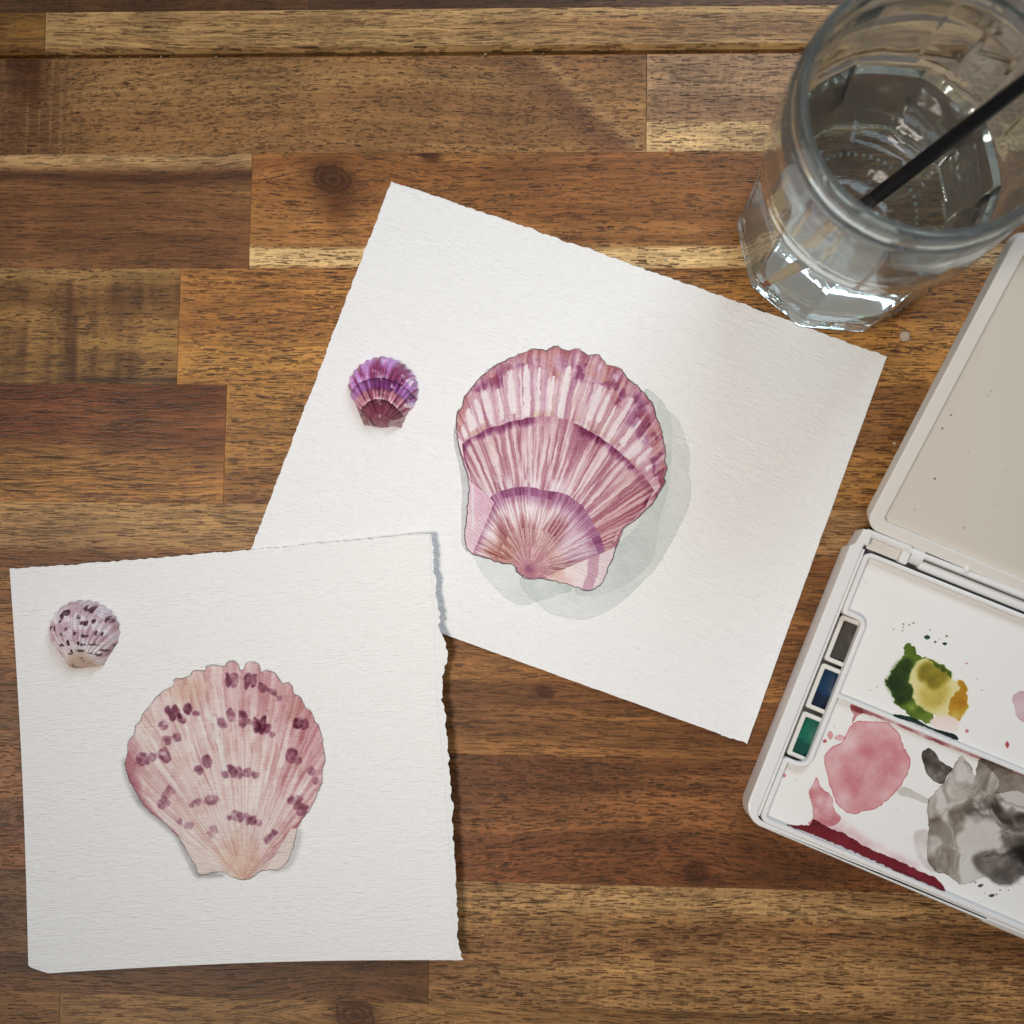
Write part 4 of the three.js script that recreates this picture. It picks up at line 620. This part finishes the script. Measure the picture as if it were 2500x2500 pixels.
  S.wash(C4([[555, 870], [620, 890], [760, 950], [900, 1010], [1100, 1085], [1260, 1150], [1260, 1168], [1100, 1105], [900, 1030], [760, 968], [640, 920], [570, 905], [548, 890]]), [176, 100, 110], { dens: 0.75, edge: 0.25, ew: 2, vary: 1.1, vs: 0.02, rough: 2 });
  S.wash(C4([[548, 885], [580, 875], [600, 905], [575, 925], [555, 950], [560, 915]]), [190, 116, 124], { dens: 0.6, edge: 0.4, ew: 2, vary: 1, rough: 3 });
  for (const [x, y, w, h, k] of [[421, 982, 11, 22, 0.9], [465, 1000, 12, 18, 0.45], [443, 1024, 9, 8, 0.9], [277, 1165, 8, 10, 0.8], [1192, 1038, 8, 14, 1.4], [1026, 982, 8, 8, 0.7], [505, 1010, 24, 12, 0.3]]) S.wash(C4([[x - w, y], [x, y - h], [x + w, y], [x, y + h]]), [206, 112, 120], { dens: k, edge: 0.35, ew: 2, rough: 0.8 });
  S.wash(C4([[1260, 820], [1225, 830], [1212, 850], [1222, 880], [1230, 920], [1260, 945], [1300, 950], [1330, 880]]), [214, 176, 186], { dens: 0.7, edge: 0.6, ew: 2.5, vary: 0.6 });
  // the grey and black puddle
  const marble = (X, Y) => { const wx = X * 0.011 + 2.4 * fbm(X * 0.008, Y * 0.008, 3), wy = Y * 0.011 + 2.4 * fbm(X * 0.008 + 70, Y * 0.008, 3), m = fbm(wx * 1.3, wy * 1.3, 4), rid = 1 - Math.abs(2 * fbm(wx * 0.9 + 9, wy * 0.9, 3) - 1); return clamp(sstep(0.3, 0.7, m) * 1.5 + 0.9 * Math.pow(rid, 9) - 0.12, 0, 2.4); };
  S.wash(Z3([[1290, 430], [1400, 300], [1450, 210], [1500, 130], [1560, 170], [1600, 260], [1640, 140], [1760, 180], [1932, 260], [2200, 340], [2500, 500], [2500, 900], [2200, 950], [1930, 930], [1850, 985], [1760, 990], [1680, 940], [1570, 980], [1500, 985], [1420, 930], [1330, 900], [1280, 800], [1290, 620]]), [150, 140, 130], { dens: 0.75, edge: 0.45, ew: 3, vary: 0.4, vs: 0.014, rough: 3.5, fn: (X, Y) => 0.4 + 0.62 * marble(X, Y) });
  S.wash(Z3([[1560, 480], [1700, 420], [1850, 400], [2100, 500], [2300, 700], [2200, 930], [1932, 900], [1760, 930], [1640, 820], [1600, 640]]), [120, 114, 110], { dens: 0.55, edge: 0, soft: 16, vary: 0.6, fn: marble });
  S.wash(Z3([[1245, 110], [1290, 75], [1330, 100], [1370, 160], [1450, 210], [1430, 240], [1400, 290], [1370, 315], [1300, 270], [1265, 210]]), [78, 68, 62], { dens: 0.85, edge: 0.4, ew: 4, vary: 0.8, vs: 0.04, rough: 2 });
  S.wash(Z3([[1600, 810], [1680, 770], [1760, 800], [1850, 760], [1932, 740], [2150, 780], [2300, 880], [2100, 940], [1932, 925], [1850, 985], [1760, 985], [1690, 930], [1620, 880]]), [64, 58, 56], { dens: 0.8, edge: 0.3, ew: 3, soft: 7, vary: 0.6, vs: 0.03, rough: 4, fn: (X, Y) => 0.6 + 0.6 * marble(X, Y) });
  S.wash(Z3([[1640, 150], [1760, 180], [1932, 260], [2100, 330], [2000, 380], [1850, 360], [1740, 380], [1770, 300], [1700, 210]]), [140, 126, 116], { dens: 0.6, edge: 0.4, ew: 3, vary: 0.9, rough: 3 });
  S.wash(Z3([[1085, 360], [1130, 335], [1190, 365], [1290, 420], [1280, 445], [1180, 410], [1090, 385]]), [190, 182, 172], { dens: 0.6, edge: 0.5, ew: 2, rough: 1 });
  S.wash(Z3([[1200, 640], [1290, 640], [1300, 780], [1340, 900], [1280, 880], [1210, 780]]), [206, 192, 192], { dens: 0.6, edge: 0.2, ew: 2, soft: 4, vary: 1 });
  for (let n = 0; n < 7; n++) { const x = rr(1500, 1880), y = rr(260, 640), a = rr(0.9, 2.0), l = rr(70, 150), w = rr(10, 22); S.wash(Z3([[x, y], [x + Math.cos(a) * l * 0.5 + w, y + Math.sin(a) * l * 0.5], [x + Math.cos(a) * l, y + Math.sin(a) * l], [x + Math.cos(a) * l * 0.5, y + Math.sin(a) * l * 0.5 + w * 1.2]]), [228, 224, 218], { dens: 0.6, edge: 0, soft: 5, cover: 0.7 }); }
  for (const [x, y, w] of [[1640, 1000, 20], [1606, 978, 8], [1715, 1068, 22], [1745, 1060, 8], [1770, 1028, 8], [1828, 1030, 7], [1668, 1050, 5], [1905, 990, 6], [1640, 1110, 4]]) S.wash(Z3([[x - w, y], [x, y - w * 0.5], [x + w, y - w * 0.2], [x, y + w * 0.6]]), [90, 86, 88], { dens: 1, edge: 0.2, ew: 2, rough: 1.5 });
  for (let n = 0; n < 60; n++) { const x = rr(50, TW * 0.55), y = rr(40, TH - 30), w = rr(1.2, 3); S.wash([[x - w, y], [x, y - w], [x + w, y], [x, y + w]], [170, 165, 168], { dens: rr(0.2, 0.8), edge: 0, rough: 0.5 }); }
  return texOf(S.toCanvas());
})();
const trayM = new THREE.MeshPhysicalMaterial({ map: trayTex, roughness: 0.3, clearcoat: 0.25, clearcoatRoughness: 0.15 });
{
  const tray = mesh('mixing_tray', bead(trayPath, true, 1.7, 9.6, 13.5), plastic, box);
  const split = 50.5, up = arcPath([[6.4, 98.8, 2], [6.4, 77.8, 0.6], [13.9, 77.8, 3.6], [13.9, split], [BW - 6.4, split], [BW - 6.4, 98.8, 2]]), dn = arcPath([[13.9, split], [13.9, 24, 4.4], [6.4, 24, 0.6], [6.4, 2.7, 2], [BW - 6.4, 2.7, 2], [BW - 6.4, split]]);
  for (const p of [up, dn]) {
    const g = ext(shapeOf(p), 10.1, 10.9), P = g.attributes.position, u = new Float32Array(P.count * 2);
    for (let i = 0; i < P.count; i++) { u[i * 2] = P.getX(i) / MM / BW; u[i * 2 + 1] = -P.getZ(i) / MM * TPX / TH; }
    g.setAttribute('uv', new THREE.BufferAttribute(u, 2)); mesh('mixing_well', g, trayM, tray);
  }
  mesh('well_divider', bead([[14.2, split], [BW - 6.8, split]], false, 1.6, 10.5, 13.0), plastic, tray);
}
// hinge
{
  const h = mesh('hinge', rbox(23.8 * MM, 190 * MM, 7.4 * MM, 11.6 * MM, -104.2 * MM, -100.9 * MM, 1.5 * MM), plastic, box);
  mesh('hinge_bracket', mergeGeometries([rbox(3.4 * MM, 19 * MM, 8 * MM, 13.3 * MM, -107 * MM, -105.2 * MM, 0.5 * MM), rbox(17 * MM, 20 * MM, 6 * MM, 12.6 * MM, -107 * MM, -100.4 * MM, 0.6 * MM), rbox(3.2 * MM, 5.6 * MM, 6 * MM, 13.2 * MM, -107 * MM, -101.4 * MM, 0.6 * MM)]), plastic, h);
  const kn = new THREE.CylinderGeometry(2.9 * MM, 2.9 * MM, 4.2 * MM, 28); kn.rotateZ(Math.PI / 2); kn.translate(22.2 * MM, 10.4 * MM, -104.6 * MM); mesh('hinge_knuckle', kn, plastic, h);
  const pin = new THREE.SphereGeometry(1.25 * MM, 20, 12); pin.translate(39 * MM, 12.6 * MM, -106.6 * MM); mesh('hinge_nub', pin, plastic, h);
  mesh('hinge_shelf', boxGeo(6 * MM, 19 * MM, 8.6 * MM, 9.4 * MM, -105 * MM, -101 * MM), ivory, h);
}
// lid, tipped up at its far edge
{
  const lid = new THREE.Group(); lid.name = 'lid'; box.add(lid);
  lid.position.set(0.4 * MM, 3.4 * MM, -110.9 * MM); lid.rotation.order = 'YXZ'; lid.rotation.set(22 * Math.PI / 180, -1.2 * Math.PI / 180, 0);
  const s = rr2(1.8, 0, BW - 1.8, 106, 5), hole = new THREE.Path(); const ih = rr2(6.6, 4.4, BW - 6.6, 101, 2).getPoints(6).reverse(); ih.forEach((p, i) => (i ? hole.lineTo(p.x, p.y) : hole.moveTo(p.x, p.y))); s.holes.push(hole);
  mesh('lid_rim', ext(s, 0, 9.6, 0.5), ivory, lid);
  const sp = canvas(1024, 512), g = sp.getContext('2d'); g.fillStyle = 'rgb(213,206,194)'; g.fillRect(0, 0, 1024, 512);
  const dot = (px, py, w, c) => { const [a, b] = bloc(px, py, 30); const x = a / BW * 1024, y = 512 - (b - 107) / 98 * 512 * 0.985; g.fillStyle = c; g.beginPath(); g.ellipse(x, y, w, w * 0.75, rnd() * 3, 0, 7); g.fill(); };
  for (const [x, y, w, c] of [[2317, 1015, 1.7, 'rgba(70,64,56,0.9)'], [2301, 1046, 1.7, 'rgba(60,60,50,0.9)'], [2300, 1165, 2.2, 'rgba(110,84,64,0.9)'], [2484, 852, 1.2, 'rgba(70,64,56,0.9)'], [2402, 961, 1.2, 'rgba(120,110,96,0.8)'], [2396, 970, 1.2, 'rgba(120,110,96,0.8)'], [2268, 1041, 1, 'rgba(120,110,96,0.8)'], [2387, 1284, 2.6, 'rgba(180,166,146,0.9)'], [2360, 886, 1.2, 'rgba(150,140,120,0.8)'], [2262, 1241, 1.6, 'rgba(160,150,132,0.8)'], [2370, 1103, 1.6, 'rgba(160,150,132,0.8)'], [2464, 1146, 1.2, 'rgba(150,140,120,0.8)'], [2458, 1227, 1.6, 'rgba(180,170,152,0.8)']]) dot(x, y, w, c);
  for (let n = 0; n < 90; n++) { g.fillStyle = `rgba(${rnd() < 0.5 ? '196,186,170' : '236,230,220'},${rr(0.15, 0.5)})`; g.beginPath(); g.ellipse(rr(0, 1024), rr(0, 512), rr(0.5, 1.6), rr(0.5, 1.2), 0, 0, 7); g.fill(); }
  for (let n = 0; n < 26; n++) { g.strokeStyle = `rgba(236,231,221,${rr(0.1, 0.3)})`; g.lineWidth = 0.6; g.beginPath(); const x = rr(0, 1024), y = rr(0, 512), a = rr(-0.5, 0.5); g.moveTo(x, y); g.lineTo(x + Math.cos(a) * rr(20, 90), y + Math.sin(a) * rr(20, 90)); g.stroke(); }
  const pg = ext(shapeOf([[5.6, 3.4], [BW - 5.6, 3.4], [BW - 5.6, 102], [5.6, 102]]), 0.7, 7.4), P = pg.attributes.position, u = new Float32Array(P.count * 2);
  for (let i = 0; i < P.count; i++) { u[i * 2] = P.getX(i) / MM / BW; u[i * 2 + 1] = -P.getZ(i) / MM / 108; }
  pg.setAttribute('uv', new THREE.BufferAttribute(u, 2)); mesh('lid_panel', pg, new THREE.MeshPhysicalMaterial({ map: texOf(sp), roughness: 0.5 }), lid);
}
// half pans of paint
for (const [b0, b1, c, name, patch] of [[60.2, 76.8, [74, 68, 62], 'dark grey', null], [42.9, 59.0, [3, 50, 84], 'blue', [4, 28, 52]], [25.6, 41.4, [0, 104, 82], 'green', [0, 74, 62]]]) {
  const p = thing('paint_pan', `white half pan of ${name} watercolor paint sitting in the paint box`, 'paint pan', 'paint pans in the box');
  p.position.copy(box.position); p.rotation.copy(box.rotation); p.position.y = 0;
  const s = rr2(6.6, b0, 18, b1, 1.1), hole = new THREE.Path(); const ih = rr2(8.1, b0 + 1.5, 16.6, b1 - 1.5, 0.5).getPoints(5).reverse(); ih.forEach((q, i) => (i ? hole.lineTo(q.x, q.y) : hole.moveTo(q.x, q.y))); s.holes.push(hole);
  mesh('pan_cup', ext(s, 2.3, 9.6, 0.3), ivory, p);
  const N = 24, pos = [], col = [], idx = [];
  for (let j = 0; j <= N; j++) for (let i = 0; i <= N; i++) { const x = lerp(7.9, 16.8, i / N), y = lerp(b0 + 1.3, b1 - 1.3, j / N), dip = Math.exp(-(((i / N - 0.4) / 0.4) ** 2) - (((j / N - 0.45) / 0.4) ** 2)); pos.push(x * MM, (7.6 - 0.8 * dip + 0.15 * fbm(x, y, 3)) * MM, -y * MM); let k = c; if (patch) k = mix3(c, patch, sstep(0.42, 0.3, j / N + 0.15 * (fbm(x * 0.6, y * 0.4, 2) - 0.5))); const f = 0.85 + 0.3 * fbm(x * 0.9, y * 0.5 + b0, 3); col.push(...lin(k.map((v) => v * f))); }
  for (let j = 0; j < N; j++) for (let i = 0; i < N; i++) { const a = j * (N + 1) + i; idx.push(a, a + 1, a + N + 2, a, a + N + 2, a + N + 1); }
  const g = indexed(pos, null, idx); g.setAttribute('color', new THREE.Float32BufferAttribute(col, 3)); mesh('paint_cake', g, new THREE.MeshPhysicalMaterial({ vertexColors: true, roughness: 0.35, side: THREE.DoubleSide }), p);
}

// ---------------------------------------------------------------- glass jar, water, brush
const JC = un(2046, 573), JA = 41.8 * Math.PI / 180;     // one facet edge runs at JA in plan
const FACE = Array.from({ length: 10 }, (_, k) => JA + Math.PI / 2 + k * Math.PI / 5);
const deca = (th, ap, p = 90) => { let s = 0; for (const f of FACE) { const c = Math.cos(th - f); if (c > 0) s += Math.pow(c / ap, p); } return Math.pow(s, -1 / p); };
const AP0 = 34.9, LEVEL = 57;
const outR = (th, h) => { const t = sstep(58.5, 63.5, h); const body = lerp(deca(th, AP0 + 0.5 * h / 60), 38.2, t); return body; };
const inR = (th, h) => lerp(deca(th, AP0 - 3.0 + 0.5 * h / 60, 40), 35.4, sstep(54, 66, h));
function ringGeo(rings, NT, capLast = true, capFirst = true) {                             // rings: [radius(theta), height mm]; first and last rings close on the axis
  const pos = [], idx = [];
  for (const [R, h] of rings) for (let i = 0; i < NT; i++) { const th = i / NT * Math.PI * 2, r = R(th); pos.push(Math.cos(th) * r * MM, (typeof h === 'function' ? h(th) : h) * MM, Math.sin(th) * r * MM); }
  for (let j = 0; j < rings.length - 1; j++) for (let i = 0; i < NT; i++) { const a = j * NT + i, b = j * NT + (i + 1) % NT, c = b + NT, d = a + NT; idx.push(a, d, c, a, c, b); }
  const bot = pos.length / 3; pos.push(0, (typeof rings[0][1] === 'function' ? rings[0][1](0) : rings[0][1]) * MM, 0); const last = rings.length - 1; pos.push(0, rings[last][1] * MM, 0);
  for (let i = 0; i < NT; i++) { if (capFirst) idx.push(bot, i, (i + 1) % NT); if (capLast) idx.push(bot + 1, last * NT + (i + 1) % NT, last * NT + i); }
  return indexed(pos, null, idx);
}
const jar = thing('glass_jar', 'clear faceted glass jar of water with a brush standing in it', 'jar');
jar.position.set(JC.x, 0, JC.z);
const glass = new THREE.MeshPhysicalMaterial({ color: new THREE.Color().setRGB(0.86, 0.95, 0.95), transmission: 0.945, thickness: 3, ior: 1.5, roughness: 0.03, attenuationColor: new THREE.Color().setRGB(0.965, 0.99, 0.985), attenuationDistance: 0.05, specularIntensity: 1 });
{
  const R = [], cst = (r) => () => r, o = (h, d = 0) => R.push([(th) => outR(th, h) - d, h]);
  R.push([cst(12), 1.6], [cst(27), 1.5], [cst(30), 1.0], [(th) => deca(th, 32.2, 40), 0.25]);
  R.push([(th) => outR(th, 0) - 1.6, 0.3]); o(0.9, 0.55); o(1.8, 0.1);
  for (let h = 3; h <= 57; h += 6) o(h); for (const h of [58.5, 59.5, 60.5, 61.5, 62.5, 63.5, 65, 72, 80, 87]) o(h);
  for (const [h, r] of [[90, 38.1], [93, 37.7], [96, 37.2], [98, 36.9], [100, 36.9], [101.5, 37.3], [102.6, 37.8], [103.6, 38.0], [104.6, 37.8], [105.6, 37.3], [107, 36.9], [109, 36.9], [110.4, 37.2], [111.6, 37.2], [112.8, 36.9], [113.8, 36.3], [114.3, 35.6], [114.3, 34.9], [113.8, 34.4], [112.6, 34.2], [110, 34.2], [102, 34.3], [96, 34.6], [90, 35.1], [86, 35.4]]) R.push([cst(r), h]);
  for (const h of [80, 72, 66, 63, 60, 57, 54, 44, 34, 24].filter((h) => h > LEVEL + 1).concat(LEVEL)) R.push([(th) => inR(th, h), h]);
  // dry part of the wall: from the middle of the base outside, up and over the lip, down to the water line; below that the water's own surface is the border
  mesh('glass_body', toCreasedNormals(ringGeo(R, 300, false), 0.32), glass, jar);
  // moulded beads round the foot and rows of stipples under the base
  const beads = [], sp = new THREE.SphereGeometry(0.55 * MM, 8, 6);
  for (let k = 0; k < 150; k++) { const th = k / 150 * Math.PI * 2, r = outR(th, 0) - 0.55, g = sp.clone(); g.scale(1, 1.2, 1); g.translate(Math.cos(th) * r * MM, 0.75 * MM, Math.sin(th) * r * MM); beads.push(g); }
  for (let k = 0; k < 56; k++) { const th = k / 56 * Math.PI * 2, g = new THREE.SphereGeometry(0.7 * MM, 8, 6); g.translate(Math.cos(th) * 23 * MM, 1.35 * MM, Math.sin(th) * 23 * MM); beads.push(g); }
  mesh('foot_beading', mergeGeometries(beads), glass, jar);
  const font = await new FontLoader().loadAsync('fonts/droid/droid_sans_regular.typeface.json');
  const text = (str, face, off, y) => { const g = new TextGeometry(str, { font, size: 4.2 * MM, depth: 0.5 * MM, curveSegments: 4 }); g.computeBoundingBox(); const w = g.boundingBox.max.x; g.translate(-w / 2, 0, 0); const m = mesh('embossed_number', g, glass, jar); const a = FACE[face]; m.position.set(Math.cos(a) * (AP0 - 0.1) * MM - Math.sin(a) * off * MM, y * MM, Math.sin(a) * (AP0 - 0.1) * MM + Math.cos(a) * off * MM); m.rotation.y = Math.PI / 2 - a; return m; };
  text('324', 0, 0, 6.5); text('2 C', 9, 2, 6.5);
}
const wat = (() => {
  const wall = [[() => 10, 5.5], [() => 22, 5.5], [(th) => deca(th, AP0 - 9.5, 14), 5.6], [(th) => deca(th, AP0 - 6.4, 30), 6.2], [(th) => inR(th, 8) - 1.6, 7.6], [(th) => inR(th, 10) - 0.4, 10]];
  for (const h of [14, 24, 34, 44, 54].filter((h) => h < LEVEL - 1).concat(LEVEL)) wall.push([(th) => inR(th, h), h]);
  const top = [[(th) => inR(th, LEVEL), LEVEL], [(th) => inR(th, LEVEL) - 0.4, LEVEL - 0.35], [(th) => inR(th, LEVEL) - 1.4, LEVEL - 0.65], [(th) => inR(th, LEVEL) * 0.85, LEVEL - 0.75], [() => 15, LEVEL - 0.75]];
  const gw = toCreasedNormals(ringGeo(wall, 300, false), 0.32), gt = toCreasedNormals(ringGeo(top, 300, true, false), 0.8);
  const P = gw.attributes.position, Nn = gw.attributes.normal;                    // turn the wetted wall inside out: seen from the water, glass begins there (1.5 over 1.333)
  for (let i = 0; i < P.count; i += 3) for (const A of [P, Nn]) { const x = A.getX(i + 1), y = A.getY(i + 1), z = A.getZ(i + 1); A.setXYZ(i + 1, A.getX(i + 2), A.getY(i + 2), A.getZ(i + 2)); A.setXYZ(i + 2, x, y, z); }
  for (let i = 0; i < Nn.count; i++) Nn.setXYZ(i, -Nn.getX(i), -Nn.getY(i), -Nn.getZ(i));
  const clear = (ior) => new THREE.MeshPhysicalMaterial({ color: 0xffffff, transmission: 1, thickness: 10, ior, roughness: 0 });
  const w = mesh(named('jar_water'), mergeGeometries([gt, gw], true), [clear(1.333), clear(1.125)], scene);
  w.position.copy(jar.position); w.userData = { label: 'clear rinse water filling the lower half of the glass jar', category: 'water' }; return w;
})();
{
  const brush = thing('paint_brush', 'thin black handled paint brush with gold ferrule standing in the glass jar', 'paint brush');
  const tip = un(1873, 684, 6.6 * MM), an = 340.5 * Math.PI / 180, rimP = V3(JC.x + 0.0312 * Math.cos(an), 0.1135, JC.z + 0.0312 * Math.sin(an));
  const dir = rimP.clone().sub(tip).normalize(); brush.position.copy(tip); brush.quaternion.setFromUnitVectors(V3(0, 1, 0), dir);
  const lathe = (pts, n = 32) => new THREE.LatheGeometry(pts.map(([r, y]) => new THREE.Vector2(r * MM, y * MM)), n);
  mesh('bristles', lathe([[0.02, 0], [0.45, 1.0], [0.95, 2.6], [1.25, 4.6], [1.3, 6.4], [1.1, 8]], 24), new THREE.MeshPhysicalMaterial({ color: new THREE.Color().setRGB(0.56, 0.12, 0.05), roughness: 0.6 }), brush);
  mesh('ferrule', lathe([[1.25, 6.4], [1.4, 6.2], [1.7, 11], [2.0, 19], [2.15, 25], [2.35, 25.4], [2.15, 25.9], [2.38, 26.5], [2.18, 27.2], [2.2, 32], [2.1, 32.3]]), new THREE.MeshPhysicalMaterial({ color: new THREE.Color().setRGB(0.66, 0.38, 0.07), metalness: 0.35, roughness: 0.3 }), brush);
  mesh('handle', lathe([[1.9, 31.5], [2.1, 33], [2.3, 46], [2.35, 62], [2.3, 90], [2.1, 130], [1.6, 175], [1.2, 205], [0.6, 209], [0.02, 210]]), new THREE.MeshPhysicalMaterial({ color: new THREE.Color().setRGB(0.006, 0.006, 0.008), roughness: 0.25, specularIntensity: 0.6 }), brush);
}

// ---------------------------------------------------------------- crumbs
function crumbGeo(r, s) { const g = new THREE.IcosahedronGeometry(r * MM, 2), P = g.attributes.position; for (let i = 0; i < P.count; i++) { const x = P.getX(i) / MM, y = P.getY(i) / MM, z = P.getZ(i) / MM, k = 0.65 + 0.75 * fbm(x * 1.6 / r + s, z * 1.6 / r + y / r * 1.3, 2); P.setXYZ(i, x * k * MM, y * k * 0.55 * MM, z * k * MM); } g.computeVertexNormals(); return g; }
const crumbM = new THREE.MeshPhysicalMaterial({ color: new THREE.Color().setRGB(0.5, 0.4, 0.3), roughness: 0.85 }), rustM = new THREE.MeshPhysicalMaterial({ color: new THREE.Color().setRGB(0.36, 0.13, 0.06), roughness: 0.8 });
for (const [px, py, r, m, label] of [[2208, 822, 1.7, crumbM, 'pale dry crumb on the table between the jar and the paint box'], [1640, 371, 0.8, rustM, 'tiny rust red crumb on the board joint beyond the cream paper'], [1625, 633, 0.5, crumbM, 'tiny golden crumb on the pale stripe of board beside the jar'], [2184, 1083, 0.5, crumbM, 'tiny pale crumb on the table beside the paint box lid']]) {
  const p = un(px, py), c = mesh(named('crumb'), crumbGeo(r, px), m, scene); c.position.set(p.x, 0.3 * r * MM, p.z); c.userData = { label, category: 'crumb' };
}
{
  const gs = [];
  for (let k = 0; k < 60; k++) { const x = -215 + 310 * Math.pow(noise(k * 0.37, 5), 0.9) + rr(-9, 9), z = rows[3][0] - rr(0.1, 1.7); const g = crumbGeo(rr(0.1, 0.3), k * 3.3); g.scale(rr(0.7, 2.2), 1, 1); g.rotateY(rr(0, 3)); g.translate(x * MM, (z > rows[3][0] - 0.45 ? -0.3 : -4.1) * MM, z * MM); gs.push(g); }
  const d = mesh('gap_debris', mergeGeometries(gs), new THREE.MeshPhysicalMaterial({ color: new THREE.Color().setRGB(0.32, 0.24, 0.17), roughness: 0.9 }), scene); d.rotation.y = -TURN; d.userData = { kind: 'stuff', label: 'pale crumbs and fibres caught along the gap between the table slabs', category: 'crumbs' };
}
{
  mesh('tongue', boxGeo(-0.56, 0.52, -0.012, -0.0042, (rows[2][1] - 4) * MM, (rows[3][0] + 4) * MM).translate(0, -0.0001, 0), woodM, table);   // the strip that joins the two slabs, down in the gap
}
renderer.render(scene, camera);
